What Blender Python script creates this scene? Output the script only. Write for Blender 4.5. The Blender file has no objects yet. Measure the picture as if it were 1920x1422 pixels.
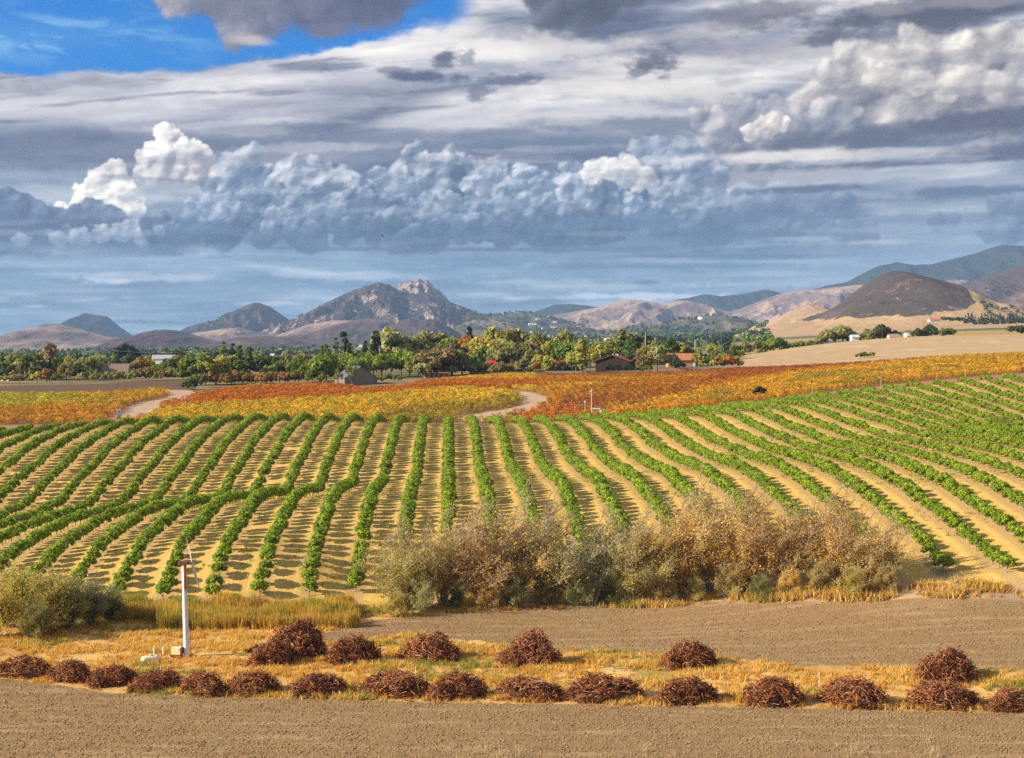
import bpy, math, random
import numpy as np
from mathutils import Vector, Matrix

random.seed(7)
RNG = np.random.default_rng(7)
S = bpy.context.scene
COL = S.collection

# ------------------------------------------------------------------ camera
HAZE = 4.2e-5
H, F, CX, VH = 33.0, 2600.0, 960.0, 645.0      # eye height, focal length in photo pixels, principal column, horizon row
cam_d = bpy.data.cameras.new("camera")
cam = bpy.data.objects.new("camera", cam_d)
COL.objects.link(cam)
cam.location = (0, 0, H)
cam.rotation_euler = (math.radians(90), 0, 0)
cam_d.sensor_fit = 'HORIZONTAL'
cam_d.sensor_width = 36.0
cam_d.lens = 36.0 * F / 1920.0
cam_d.shift_y = -(711 - VH) / 1920.0
cam_d.clip_start = 0.5
cam_d.clip_end = 60000
S.camera = cam

S.view_settings.view_transform = 'Standard'
S.view_settings.look = 'None'
S.view_settings.exposure = 0.88
S.view_settings.gamma = 1.0
S.view_settings.use_curve_mapping = False
S.render.engine = 'CYCLES'
S.cycles.use_denoising = False
S.cycles.denoiser = 'OPENIMAGEDENOISE'
S.cycles.denoising_input_passes = 'RGB_ALBEDO_NORMAL'
S.cycles.max_bounces = 5
S.cycles.diffuse_bounces = 3
S.cycles.glossy_bounces = 1
S.cycles.transmission_bounces = 3
S.cycles.transparent_max_bounces = 6
S.cycles.volume_bounces = 0
S.cycles.sample_clamp_indirect = 4.0

# ------------------------------------------------------------------ sun
SUN_DIR = Vector((0.92, 0.25, -0.48)).normalized()      # the way the light travels
sun_elev = math.asin(-SUN_DIR.z)
sun_d = bpy.data.lights.new("sun", 'SUN')
sun_d.energy = 5.0
sun_d.angle = math.radians(0.5)
sun_d.color = (1.0, 0.86, 0.65)
sun = bpy.data.objects.new("sun", sun_d)
COL.objects.link(sun)
sun.rotation_euler = SUN_DIR.to_track_quat('-Z', 'Y').to_euler()

# ------------------------------------------------------------------ node helper
class E:
    """A socket with arithmetic: every operation adds a Math node."""
    nt = None
    def __init__(s, sock): s.s = sock
    @staticmethod
    def m(op, *a, clamp=False):
        n = E.nt.nodes.new('ShaderNodeMath'); n.operation = op; n.use_clamp = clamp
        for i, x in enumerate(a):
            if isinstance(x, E): E.nt.links.new(x.s, n.inputs[i])
            else: n.inputs[i].default_value = float(x)
        return E(n.outputs[0])
    def __add__(s, o): return E.m('ADD', s, o)
    __radd__ = __add__
    def __sub__(s, o): return E.m('SUBTRACT', s, o)
    def __rsub__(s, o): return E.m('SUBTRACT', o, s)
    def __mul__(s, o): return E.m('MULTIPLY', s, o)
    __rmul__ = __mul__
    def __truediv__(s, o): return E.m('DIVIDE', s, o)
    def __pow__(s, o): return E.m('POWER', s, o)
    def __neg__(s): return E.m('MULTIPLY', s, -1.0)
def emax(a, b): return E.m('MAXIMUM', a, b)
def emin(a, b): return E.m('MINIMUM', a, b)
def eabs(a): return E.m('ABSOLUTE', a)
def sat(a): return E.m('ADD', a, 0.0, clamp=True)
def sstep(a, lo, hi):
    n = E.nt.nodes.new('ShaderNodeMapRange'); n.interpolation_type = 'SMOOTHSTEP'
    E.nt.links.new(a.s, n.inputs[0])
    for i, x in ((1, lo), (2, hi), (3, 0.0), (4, 1.0)):
        if isinstance(x, E): E.nt.links.new(x.s, n.inputs[i])
        else: n.inputs[i].default_value = x
    return E(n.outputs[0])
def evec(x, y, z=0.0):
    n = E.nt.nodes.new('ShaderNodeCombineXYZ')
    for i, a in enumerate((x, y, z)):
        if isinstance(a, E): E.nt.links.new(a.s, n.inputs[i])
        else: n.inputs[i].default_value = a
    return E(n.outputs[0])
def vmath(op, a, b):
    n = E.nt.nodes.new('ShaderNodeVectorMath'); n.operation = op
    for i, x in enumerate((a, b)):
        if isinstance(x, E): E.nt.links.new(x.s, n.inputs[i])
        else: n.inputs[i].default_value = x
    return E(n.outputs[0])
def noise(vec, scale=1.0, detail=4.0, rough=0.5, dist=0.0, lac=2.0):
    n = E.nt.nodes.new('ShaderNodeTexNoise')
    if vec is not None: E.nt.links.new(vec.s, n.inputs['Vector'])
    n.inputs['Scale'].default_value = scale; n.inputs['Detail'].default_value = detail
    n.inputs['Roughness'].default_value = rough; n.inputs['Distortion'].default_value = dist
    n.inputs['Lacunarity'].default_value = lac
    return E(n.outputs['Fac'])
def voro(vec, scale=1.0, detail=0.0, rough=0.5, smooth=0.4, out='Distance', feature='SMOOTH_F1'):
    n = E.nt.nodes.new('ShaderNodeTexVoronoi'); n.feature = feature
    E.nt.links.new(vec.s, n.inputs['Vector'])
    n.inputs['Scale'].default_value = scale
    n.inputs['Detail'].default_value = detail; n.inputs['Roughness'].default_value = rough
    if feature == 'SMOOTH_F1': n.inputs['Smoothness'].default_value = smooth
    return E(n.outputs[out])
def cmix(f, a, b, mode='MIX'):
    n = E.nt.nodes.new('ShaderNodeMix'); n.data_type = 'RGBA'; n.blend_type = mode
    n.clamp_factor = True
    for idx, x in ((0, f), (6, a), (7, b)):
        if isinstance(x, E): E.nt.links.new(x.s, n.inputs[idx])
        elif idx == 0: n.inputs[0].default_value = x
        else: n.inputs[idx].default_value = (*x, 1.0) if len(x) == 3 else x
    return E(n.outputs[2])
def srgb(r, g, b):
    f = lambda c: ((c / 255 + 0.055) / 1.055) ** 2.4 if c > 10 else c / 255 / 12.92
    return (f(r), f(g), f(b))
# ------------------------------------------------------------------ noise for the shapes
class Lattice:
    """tileable gradient noise and its fractal sum"""
    def __init__(s, seed):
        r = np.random.default_rng(seed)
        a = r.random((256, 256)) * 2 * np.pi
        s.gx, s.gy = np.cos(a).astype(np.float32), np.sin(a).astype(np.float32)
    def n(s, x, y):
        xi = np.floor(x).astype(np.int32); yi = np.floor(y).astype(np.int32)
        fx = (x - xi).astype(np.float32); fy = (y - yi).astype(np.float32)
        u = fx * fx * fx * (fx * (fx * 6 - 15) + 10); w = fy * fy * fy * (fy * (fy * 6 - 15) + 10)
        x0 = xi & 255; x1 = (xi + 1) & 255; y0 = yi & 255; y1 = (yi + 1) & 255
        def g(a, b, px, py): return s.gx[a, b] * px + s.gy[a, b] * py
        a = g(x0, y0, fx, fy); b = g(x1, y0, fx - 1, fy)
        c = g(x0, y1, fx, fy - 1); d = g(x1, y1, fx - 1, fy - 1)
        return (a + u * (b - a)) * (1 - w) + (c + u * (d - c)) * w
    def fbm(s, x, y, octv=5, rough=0.5, lac=2.03):
        t = 0; amp = 1.0; nrm = 0
        for i in range(octv):
            t = t + s.n(x + 17.3 * i, y - 9.1 * i) * amp
            nrm += amp; amp *= rough; x = x * lac; y = y * lac
        return t / nrm * 1.7
    def ridge(s, x, y, octv=5, rough=0.5, lac=2.03):
        t = 0; amp = 1.0; nrm = 0; pr = 1.0
        for i in range(octv):
            v = 1 - np.abs(s.n(x + 7.7 * i, y + 3.3 * i)) * 2
            v = v * v
            t = t + v * amp * pr; pr = np.clip(v * 1.6, 0, 1)
            nrm += amp; amp *= rough; x = x * lac; y = y * lac
        return t / nrm
L1, L2, L3 = Lattice(11), Lattice(22), Lattice(33)
def ss(x, a, b):
    t = np.clip((x - a) / (b - a), 0, 1)
    return t * t * (3 - 2 * t)
def lin(c):
    c = np.asarray(c, dtype=np.float32) / 255.0
    return np.where(c > 0.04045, ((c + 0.055) / 1.055) ** 2.4, c / 12.92).astype(np.float32)

# ------------------------------------------------------------------ sky: clouds worked out over the directions of view
# X = 2600 * azimuth, V = 2600 * tan(elevation)
def skyc(x, v):
    a = math.atan((x - 960) / 2600)
    return 2600 * a, (645 - v) * math.cos(a)
def mixc(c, d, a):
    return c + (np.asarray(d, np.float32) - c) * a[..., None]
def ramp(t, *cols):
    """piecewise linear colour ramp over 0..1"""
    n = len(cols) - 1
    cs = [lin(c) for c in cols]
    o = np.zeros(t.shape + (3,), np.float32) + cs[0]
    for i in range(n):
        o = mixc(o, cs[i + 1], np.clip(t * n - i, 0, 1))
    return o

def sky_sheet(X, V):
    """clear sky with wisps, the high sheet and the low bands; returns colour and how much is clear"""
    w1 = L1.fbm(X / 260, V / 90, 4) ; w2 = L2.fbm(X / 300, V / 110, 4)
    Xa, Va = X + w1 * 60, V + w2 * 26
    # clear
    col = ramp(np.clip(V / 900, 0, 1), (120, 165, 200), (10, 130, 220), (20, 100, 190))
    wsp = ss(L3.fbm(Xa / 260 + V / 300, Va / 60, 8, 0.6), 0.0, 0.45)
    wsp = np.maximum(wsp * 0.75, ss(L1.fbm(Xa / 120 + 4, Va / 45, 8, 0.62), 0.05, 0.6) * 0.9)
    big = np.exp(-((X + 900) / 330) ** 2 - ((V - 545 - (X + 900) * 0.06) / 38) ** 2) + np.exp(-((X + 880) / 260) ** 2 - ((V - 632) / 14) ** 2)
    wsp = np.clip(wsp * 0.5 + big * (0.6 + 0.6 * wsp), 0, 1)
    col = mixc(col, lin((128, 186, 232)), wsp * 0.8)
    # sheet: flow follows gentle arcs
    bend = V - 0.10 * X + 0.00006 * (X + 300) ** 2 * ss(V, 250, 500)
    A = L1.fbm(Xa / 420, (bend + w2 * 20) / 62, 7, 0.52)
    B = L2.fbm(Xa / 700 + 3, (bend + w1 * 24) / 105 + 1.3, 5, 0.5)
    C = L3.fbm(X / 60, V / 26, 6, 0.6)
    t = 0.52 + 0.72 * B + 0.55 * A + 0.07 * C
    hi = ramp(np.clip(t, 0, 1), (84, 94, 124), (120, 130, 156), (160, 166, 182), (206, 206, 208), (236, 232, 224))
    lo = ramp(np.clip(t, 0, 1), (82, 112, 150), (112, 138, 168), (146, 164, 186), (178, 190, 203))
    col_s = mixc(lo, 0, np.zeros_like(V))
    upf = ss(V, 180, 420)
    col_s = lo + (hi - lo) * upf[..., None]
    # lit rim under the hole
    ex = np.maximum(X + 560, 0)
    edge = 470 + (X + 930) * 0.075 + ex * 0.135
    dd = edge - V
    rim = np.exp(-((dd - 60 + w2 * 30) / 46) ** 2) * ss(-X, -250, 500)
    col_s = mixc(col_s, lin((208, 206, 210)), rim * 0.55)
    dk = np.exp(-((dd - 150 + (X + 500) * 0.06 + w1 * 22) / 20) ** 2) * ss(-X, 40, 300) * ss(X, -720, -500)
    dk2 = ss(L2.fbm(Xa / 330 + 8, bend / 30 + 5, 6, 0.55), 0.16, 0.42) * ss(V, 260, 380)
    col_s = mixc(col_s, lin((104, 112, 144)), np.clip(dk * 0.8 + dk2 * 0.55, 0, 1))
    # broad dark sweep above the heaps
    sw = np.exp(-((V - 372 - 30 * np.sin(X / 380) + w1 * 20) / 42) ** 2) * ss(X, -760, -500)
    sw += np.exp(-((V - 340 + w1 * 26) / 60) ** 2) * ss(-X, 80, 520)
    col_s = mixc(col_s, lin((112, 124, 152)), np.clip(sw, 0, 1) * 0.55)
    lit = np.exp(-((V - 412 + (X - 330) * 0.02 + w2 * 16) / 22) ** 2) * ss(X, -260, -60) * ss(-X, -520, -300)
    lit += np.exp(-((V - 500 - X * 0.02 + w2 * 16) / 22) ** 2) * ss(X, 0, 150) * ss(-X, -560, -300)
    col_s = mixc(col_s, lin((222, 219, 212)), np.clip(lit, 0, 1) * 0.6)
    soft = L2.fbm(X / 90, V / 40, 7, 0.58)
    hole = ss(V + soft * 20 - edge, -3, 16) * ss(-X, 60, 130)
    hole = hole * (1 - ss(V, 800, 1400) * ss(B, -0.1, 0.2))
    col = col + (col_s - col) * (1 - hole)[..., None]
    # low pale air with thin bands
    b = L3.fbm(Xa / 300, (V + w1 * 8) / 26, 7, 0.6)
    b2 = L1.fbm(Xa / 500 + 9, Va / 40, 5, 0.5)
    low = ramp(np.clip(0.46 + 0.34 * b + 0.55 * b2 - (V - 70) / 900, 0, 1), (92, 126, 160), (118, 150, 178), (148, 172, 192), (182, 196, 208))
    f = ss(-V + w2 * 10, -196, -150)
    col = col + (low - col) * f[..., None] 
    al = 1 - hole * (1 - wsp * 0.8)
    return np.concatenate([col, al[..., None]], -1).astype(np.float32), hole

class Puffs:
    """a heap: many balls; keeps the nearest surface of all of them"""
    def __init__(s): s.b = []
    def grow(s, x, y, r, rng, lev=3, n=9, flat=None, z=0.0):
        s.b.append((x, y, r, z))
        if lev == 0 or r < 2.2: return
        for i in range(n):
            a = rng.random() * 2 * math.pi
            if math.sin(a) < -0.35 and rng.random() < 0.55: a = -a
            rr = r * (0.28 + 0.34 * rng.random())
            d = r * (0.55 + 0.42 * rng.random())
            xx, yy = x + math.cos(a) * d, y + math.sin(a) * d * 0.92
            if flat is not None and yy < flat + rr * 0.3: yy = flat + rr * 0.3
            zz = z + math.sqrt(max(r * r - d * d, 0)) * (0.4 + 0.8 * rng.random())
            s.grow(xx, yy, rr, rng, lev - 1, n - 2, flat, zz)

def paint(img, X, V, puffs, dark, mid, lit, seed=0, warp=1.0, soft=1.6, light=(-0.62, 0.62, 0.48), opac=1.0,
          bottom=None, bot_h=40.0, botcol=None, fade=None, gain=1.0, grain=1.0, key=None):
    """paint a heap of balls, bent and frayed by noise, into the picture of the sky"""
    b = np.array(puffs.b, np.float32)
    pad = 30
    x0, x1 = (b[:, 0] - b[:, 2]).min() - pad, (b[:, 0] + b[:, 2]).max() + pad
    y0, y1 = (b[:, 1] - b[:, 2]).min() - pad, (b[:, 1] + b[:, 2]).max() + pad
    ci = np.where((X[0] >= x0) & (X[0] <= x1))[0]; ri = np.where((V[:, 0] >= y0) & (V[:, 0] <= y1))[0]
    if len(ci) < 4 or len(ri) < 4: return
    sl = (slice(ri[0], ri[-1] + 1), slice(ci[0], ci[-1] + 1))
    x, y = X[sl], V[sl]
    R = float(np.median(b[:, 2])); big = float(b[:, 2].max())
    sc1 = max(big * 0.55, 14)
    wx = L1.fbm(x / sc1 + seed, y / sc1, 5, 0.55); wy = L2.fbm(x / sc1, y / sc1 + seed, 5, 0.55)
    xw = x + wx * sc1 * 0.34 * warp; yw = y + wy * sc1 * 0.34 * warp
    step = abs(X[0, 1] - X[0, 0])
    Hh = np.full(x.shape, -1e3, np.float32)
    cx0, ry0 = x[0, 0], y[0, 0]; dyy = y[1, 0] - y[0, 0]
    m = sc1 * 0.4 * warp + 2
    for (px, py, r, z) in b:
        a0 = int((px - r - m - cx0) / step); a1 = int((px + r + m - cx0) / step) + 2
        j = sorted(((py - r - m - ry0) / dyy, (py + r + m - ry0) / dyy))
        c0, c1 = int(j[0]), int(j[1]) + 2
        a0, c0 = max(a0, 0), max(c0, 0)
        if a1 <= a0 or c1 <= c0: continue
        xs = xw[c0:c1, a0:a1]; ys = yw[c0:c1, a0:a1]
        q = r * r - (xs - px) ** 2 - (ys - py) ** 2
        h = np.where(q > 0, np.sqrt(np.maximum(q, 0)) + z, -1e3)
        np.maximum(Hh[c0:c1, a0:a1], h, out=Hh[c0:c1, a0:a1])
    inside = Hh > -500
    al = inside.astype(np.float32)
    def box(a, n):
        n = max(int(n), 1)
        if n < 2: return a
        for ax in (0, 1):
            p = np.concatenate([np.repeat(np.take(a, [0], ax), n, ax), a, np.repeat(np.take(a, [-1], ax), n, ax)], ax)
            c = np.cumsum(p, ax, dtype=np.float64)
            hi = np.take(c, np.arange(a.shape[ax]) + n + n // 2, ax); lo = np.take(c, np.arange(a.shape[ax]) + n - (n + 1) // 2, ax)
            a = ((hi - lo) / (n // 2 + (n + 1) // 2)).astype(np.float32)
        return a
    def blur(a, r): return box(box(a, r / step), r / step)
    Hf = np.where(inside, Hh, 0)
    fr = L3.fbm(x / 16 + seed, y / 13, 4, 0.6)
    md = L2.fbm(x / 46, y / 36 + seed, 5, 0.55)
    def lam_of(r, k):
        w = blur(al, r)
        Hs = blur(Hf, r) / np.maximum(w, 1e-3) + fr * 0.7 * grain + md * 3.0 * grain
        gy, gx = np.gradient(Hs); gx = gx / step * k; gy = gy / dyy * k
        return np.clip((-gx * l.x - gy * l.y + l.z) / np.sqrt(gx * gx + gy * gy + 1), 0, 1)
    l = Vector(light).normalized()
    ab = blur(al, soft * 2.2)
    r0 = max(soft * 1.6, big * 0.13)
    lam = 0.26 * lam_of(r0, 0.5) + 0.52 * lam_of(r0 * 2.6, 0.95)
    hb = blur(Hf, big * 0.5)
    lam = lam + 0.20 * ss(Hf - hb, -big * 0.4, big * 0.5)
    lam = np.clip(0.46 + (lam - 0.47) * gain * 1.0 + md * .12, 0, 1)
    t = lam
    if key is not None: t = t + key(x, y)
    if bottom is not None:
        f = ss(y, bottom - 6, bottom + bot_h)
        t = t * (0.12 + 0.88 * f)
    c = ramp(np.clip(t, 0, 1), dark, mid, lit)
    a = ss(blur(al, soft * 2.2 + big * .10) * .55 + ab * .45 + fr * 0.30 + md * 0.22, 0.20, 0.92) * opac
    if bottom is not None: a = a * ss(y + md * 6, bottom - 7, bottom + 5)
    if fade is not None: a = a * fade(x, y)
    c = np.concatenate([c, np.ones(c.shape[:2] + (1,), np.float32)], -1)
    img[sl] = img[sl] + (c - img[sl]) * a[..., None]

def paint_all(img, X, V):
    rng = random.Random(5)
    def heap(x, v, r, lev=3, n=9, flat=None, P=None, sq=1.0):
        P = P or Puffs(); px, py = skyc(x, v)
        P.grow(px, py, r, rng, lev, n, None if flat is None else skyc(x, flat)[1])
        return P
    def soft_ell(x, v, rx, ry, colr, op, tilt=0.0, rag=0.5, seed=0):
        px, py = skyc(x, v)
        ci = np.where(np.abs(X[0] - px) < rx * 1.9)[0]; ri = np.where(np.abs(V[:, 0] - py) < ry * 2.6 + rx * abs(math.sin(tilt)) * 1.8)[0]
        if len(ci) < 2 or len(ri) < 2: return
        sl = (slice(ri[0], ri[-1] + 1), slice(ci[0], ci[-1] + 1))
        a = X[sl] - px; b = V[sl] - py
        u = (a * math.cos(tilt) + b * math.sin(tilt)) / rx; w = (b * math.cos(tilt) - a * math.sin(tilt)) / ry
        n = L1.fbm(X[sl] / 95 + seed, V[sl] / 34 + seed, 5, 0.58) * rag + L2.fbm(X[sl] / 26 + seed, V[sl] / 14, 4, 0.6) * rag * 0.35
        d = np.sqrt(u * u + w * w)
        m = ss(1 - d + n, 0.0, 0.75) * op * ss(-d, -1.85, -1.5)
        img[sl] = mixc(img[sl], np.append(lin(colr), np.float32(1)), m)
    # shelves behind the heaps
    for (x, v, rx, ry, c, op, t) in (
        (1560, 90, 420, 34, (176, 172, 178), .7, .02), (1250, 235, 420, 22, (112, 126, 152), .75, -.02),
        (1010, 260, 360, 26, (128, 142, 166), .7, 0), (850, 225, 160, 30, (190, 192, 198), .6, .05), (1050, 275, 220, 24, (112, 130, 158), .8, 0),
        (620, 262, 300, 30, (132, 140, 162), .7, 0), (200, 278, 260, 20, (120, 132, 156), .7, 0), (60, 330, 200, 22, (158, 176, 196), .7, 0),
        (1230, 120, 260, 20, (214, 210, 204), .7, .0), (1120, 160, 260, 18, (220, 216, 208), .7, 0), (1330, 60, 200, 26, (190, 186, 184), .6, .1),
        (1000, 90, 300, 40, (226, 222, 214), .6, -.03), (1250, 170, 260, 34, (222, 218, 210), .6, .02), (820, 60, 130, 34, (214, 212, 212), .55, .2), (900, 95, 110, 28, (222, 219, 214), .6, .1)):
        soft_ell(x, v, rx, ry, c, op, t, seed=x * .01)
    # top left belly over the blue hole
    P = Puffs()
    for (x, v, r) in ((380, -30, 62), (470, -25, 70), (560, -15, 66), (640, -5, 62), (710, 8, 46), (450, 50, 38), (330, -20, 48), (500, 62, 22), (600, 30, 40), (740, -20, 50)):
        heap(x, v, r, 2, 8, P=P)
    paint(img, X, V, P, (104, 106, 132), (138, 136, 152), (216, 208, 202), seed=3, soft=11, warp=1.5, gain=0.8, grain=.6, opac=.97,
          key=lambda x, y: -0.0011 * (x + 460) - 0.1, light=(-.6, .35, .6))
    soft_ell(470, 75, 62, 16, (196, 188, 184), .8, -.05, .4, 3); soft_ell(640, 55, 120, 20, (128, 128, 150), .6, .05, .5, 2)
    # top bellies
    P = Puffs()
    for (x, v, r) in ((1010, -22, 44), (1060, -10, 52), (1120, 2, 44), (1180, -20, 36), (1090, 20, 24)):
        heap(x, v, r, 2, 8, P=P)
    paint(img, X, V, P, (88, 90, 112), (112, 114, 134), (150, 150, 164), seed=8, soft=7, grain=.6, warp=1.4, gain=.8, opac=.95)
    for (x, v, rx, ry, c, op) in ((1720, 30, 330, 44, (104, 104, 124), .9), (1900, 70, 200, 26, (98, 98, 120), .9), (1400, 30, 130, 36, (120, 120, 138), .7),
                                  (1620, 70, 150, 24, (118, 118, 136), .8), (1800, 5, 260, 18, (150, 148, 156), .8), (1500, 12, 160, 20, (140, 138, 150), .6)):
        soft_ell(x, v, rx, ry, c, op, 0.02, .7, x * .013)
    # big lit mass upper right, built back to front
    P = Puffs()
    for (x, v, r) in ((1560, 175, 46), (1620, 150, 52), (1700, 135, 60), (1790, 130, 60), (1880, 130, 62), (1950, 150, 60), (1830, 180, 60), (1700, 190, 60), (1520, 215, 40), (1590, 205, 50)):
        heap(x, v, r * 1.05, 2, 10, P=P)
    paint(img, X, V, P, (120, 120, 134), (180, 177, 176), (238, 233, 222), seed=1.7, soft=6.5, warp=1.2, gain=1.0, grain=.8, opac=.96)
    P = Puffs()
    for (x, v, r) in ((1335, 240, 34), (1380, 225, 40), (1440, 245, 44), (1360, 285, 46), (1480, 250, 44), (1330, 320, 36), (1560, 240, 40), (1420, 300, 40)):
        heap(x, v, r * 1.05, 2, 10, P=P)
    paint(img, X, V, P, (118, 126, 146), (164, 166, 176), (222, 218, 210), seed=4.4, soft=4.5, grain=.8, warp=1.2, gain=1.0, opac=.95)
    P = Puffs()
    for (x, v, r) in ((1690, 140, 26), (1660, 148, 24), (1720, 152, 20), (1820, 150, 26), (1860, 160, 20), (1780, 165, 22)):
        heap(x, v, r * 1.05, 2, 9, P=P)
    paint(img, X, V, P, (176, 172, 170), (216, 210, 200), (244, 240, 228), seed=9.4, soft=4.5, warp=1.3, opac=.7)
    P = Puffs()
    for (x, v, r) in ((1440, 240, 20), (1410, 250, 16), (1465, 228, 16)): heap(x, v, r * 1.05, 2, 9, P=P)
    paint(img, X, V, P, (176, 172, 172), (220, 214, 204), (250, 246, 234), seed=2.4, soft=2.2, opac=.9)
    rv3 = random.Random(77)
    for i in range(26):
        lt = rv3.random(); soft_ell(rv3.uniform(1320, 1940), rv3.uniform(90, 300), rv3.uniform(40, 130), rv3.uniform(7, 18), (112 + lt * 100, 112 + lt * 96, 128 + lt * 74), rv3.uniform(.3, .6), rv3.uniform(-.1, .15), 1.0, i * 2.9)
    # shelves cutting through it: dark undersides and lit lips
    for (x, v, rx, ry, c, op, t) in (
        (1810, 232, 300, 34, (104, 104, 128), .95, .05), (1600, 258, 250, 24, (112, 114, 136), .85, .04), (1480, 270, 130, 14, (112, 116, 138), .8, .12),
        (1500, 292, 230, 15, (222, 217, 208), .85, .02), (1680, 285, 160, 12, (196, 192, 190), .7, .0), (1700, 306, 330, 11, (96, 102, 132), .85, .02), (1900, 280, 160, 26, (100, 104, 132), .8, 0),
        (1500, 330, 280, 18, (168, 168, 180), .8, .02), (1480, 358, 220, 11, (92, 106, 140), .85, .02), (1800, 345, 180, 14, (160, 166, 182), .7, 0),
        (1850, 360, 200, 14, (96, 112, 146), .8, .0), (1840, 392, 220, 8, (190, 192, 196), .85, .02), (1700, 375, 200, 10, (110, 130, 160), .7, 0)):
        soft_ell(x, v, rx, ry, c, op, t, .55, x * .017 + v)
    # ragged dark scraps
    for (x, v, rx, ry, c, op, t) in ((870, 146, 175, 10, (92, 100, 136), .9, -.03), (790, 143, 70, 13, (88, 96, 132), .95, 0), (828, 118, 26, 20, (94, 100, 134), .95, .5), (835, 103, 14, 10, (104, 108, 138), .9, .3),
                                     (878, 108, 20, 14, (118, 120, 144), .8, .6), (906, 168, 30, 16, (92, 98, 130), .95, .3), (1000, 146, 90, 7, (104, 110, 142), .8, -.02), (730, 134, 36, 8, (110, 116, 146), .8, -.1),
                                     (1222, 112, 46, 20, (96, 98, 122), .95, .1), (1246, 122, 26, 18, (92, 94, 120), .9, 0), (1200, 134, 24, 10, (108, 110, 134), .9, .3), (1228, 96, 30, 9, (130, 130, 146), .7, 0),
                                     (1215, 270, 20, 26, (100, 118, 148), .85, .2), (1350, 90, 60, 10, (150, 150, 160), .5, -.1)):
        soft_ell(x, v, rx * 1.15, ry * 1.15, c, op * .72, t, 1.25, x * .02 + v)
    # the bank of heaps: from far and pale to near and dark
    def bank(row, n, x0, x1, vf, rf, cols, op, sd, bot):
        for i in range(n):
            x = x0 + (x1 - x0) * (i + rng.random() * .9) / n
            v = vf(x) + rng.uniform(-14, 14); r = rf * rng.uniform(.7, 1.35)
            P = Puffs()
            for j in range(3):
                heap(x + rng.uniform(-1, 1) * r * 1.3, v + rng.uniform(-.2, .9) * r, r * rng.uniform(.55, 1), 2, 8, P=P)
            k = rng.uniform(-10, 10)
            op_ = op * (1 - .65 * float(ss(np.float32(x), 1230, 1440)))
            cc = [tuple(c + k for c in q) for q in cols]
            paint(img, X, V, P, *cc, seed=sd + i * 1.3, soft=2.8, warp=1.35, opac=op_, bottom=skyc(x, bot)[1], bot_h=95, gain=1.0)
    vtop = lambda x: float(np.interp(x, [-100, 60, 160, 300, 420, 500, 600, 700, 800, 880, 960, 1060, 1160, 1260, 1340, 1500, 1700, 2000],
                                     [420, 400, 395, 395, 370, 325, 340, 365, 330, 325, 350, 345, 360, 345, 345, 385, 400, 395]))
    for (x, v, rx, ry, c, op, t) in ((700, 425, 560, 60, (104, 128, 160), .95, 0), (1250, 440, 420, 62, (108, 134, 164), .85, 0), (1700, 440, 360, 50, (140, 160, 182), .6, 0), (900, 370, 420, 40, (122, 142, 168), .8, 0), (60, 430, 160, 40, (110, 132, 164), .9, 0)):
        soft_ell(x, v, rx, ry, c, op, t, .5, x * .01)
    bank(0, 9, 1230, 1330, lambda x: 300, 26, ((110, 128, 156), (146, 160, 182), (190, 198, 210)), .9, 40, 470)
    bank(1, 22, 400, 1360, lambda x: vtop(x) + 4, 42, ((80, 104, 140), (136, 152, 176), (226, 228, 230)), .96, 10, 475)
    # lit heaps
    P = Puffs()
    for (x, v, r) in ((1130, 325, 22), (1165, 330, 26), (1200, 338, 24), (1150, 350, 18), (1110, 322, 15), (1220, 350, 14), (1180, 312, 16)):
        heap(x, v, r * 1.05, 2, 10, P=P)
    paint(img, X, V, P, (168, 176, 188), (214, 213, 208), (250, 246, 236), seed=2.2, soft=2.2, opac=.96, bottom=skyc(1160, 385)[1], bot_h=40)
    bank(2, 26, -60, 1500, lambda x: max(vtop(x) + 40, 392), 40, ((76, 102, 140), (120, 142, 170), (208, 214, 222)), .95, 60, 478)
    P = Puffs()
    for (x, v, r) in ((170, 380, 24), (200, 345, 28), (215, 322, 18), (160, 365, 20), (230, 370, 26), (205, 390, 30), (245, 400, 24), (120, 402, 18), (150, 395, 20), (222, 345, 20)):
        heap(x, v, r * 1.05, 2, 10, P=P)
    paint(img, X, V, P, (180, 184, 190), (228, 225, 214), (255, 251, 238), seed=12.2, soft=1.5, opac=.97, bottom=skyc(200, 430)[1], bot_h=34, gain=1.1)
    P = Puffs()
    for (x, v, r) in ((310, 320, 38), (345, 315, 34), (325, 275, 28), (322, 258, 15), (290, 305, 24), (360, 295, 24), (340, 330, 28), (285, 330, 22), (375, 325, 16), (398, 320, 10), (300, 290, 20)):
        heap(x, v, r * 1.05, 2, 10, P=P)
    paint(img, X, V, P, (160, 160, 172), (228, 225, 218), (255, 252, 242), seed=15.2, soft=1.6, opac=.98, bottom=skyc(200, 352)[1], bot_h=42, gain=1.15)
    # near, dark, in front of the bright feet
    P = Puffs()
    for (x, v, r) in ((10, 400, 34), (60, 405, 26), (100, 412, 20), (150, 412, 22), (180, 400, 22), (215, 412, 18), (240, 420, 14), (20, 380, 20)):
        heap(x, v, r * 1.05, 2, 9, P=P)
    paint(img, X, V, P, (84, 102, 138), (106, 126, 160), (158, 172, 194), seed=22.2, soft=2.0, opac=.95, bottom=skyc(100, 440)[1], bot_h=60)
    P = Puffs()
    for (x, v, r) in ((110, 448, 14), (150, 444, 16), (190, 440, 16), (230, 438, 16), (265, 446, 14), (300, 430, 14), (40, 452, 12), (250, 420, 12)):
        heap(x, v, r, 2, 8, P=P)
    paint(img, X, V, P, (126, 142, 168), (172, 182, 194), (218, 218, 214), seed=25.2, soft=2.2, opac=.85, bottom=skyc(200, 468)[1], bot_h=34)
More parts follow.
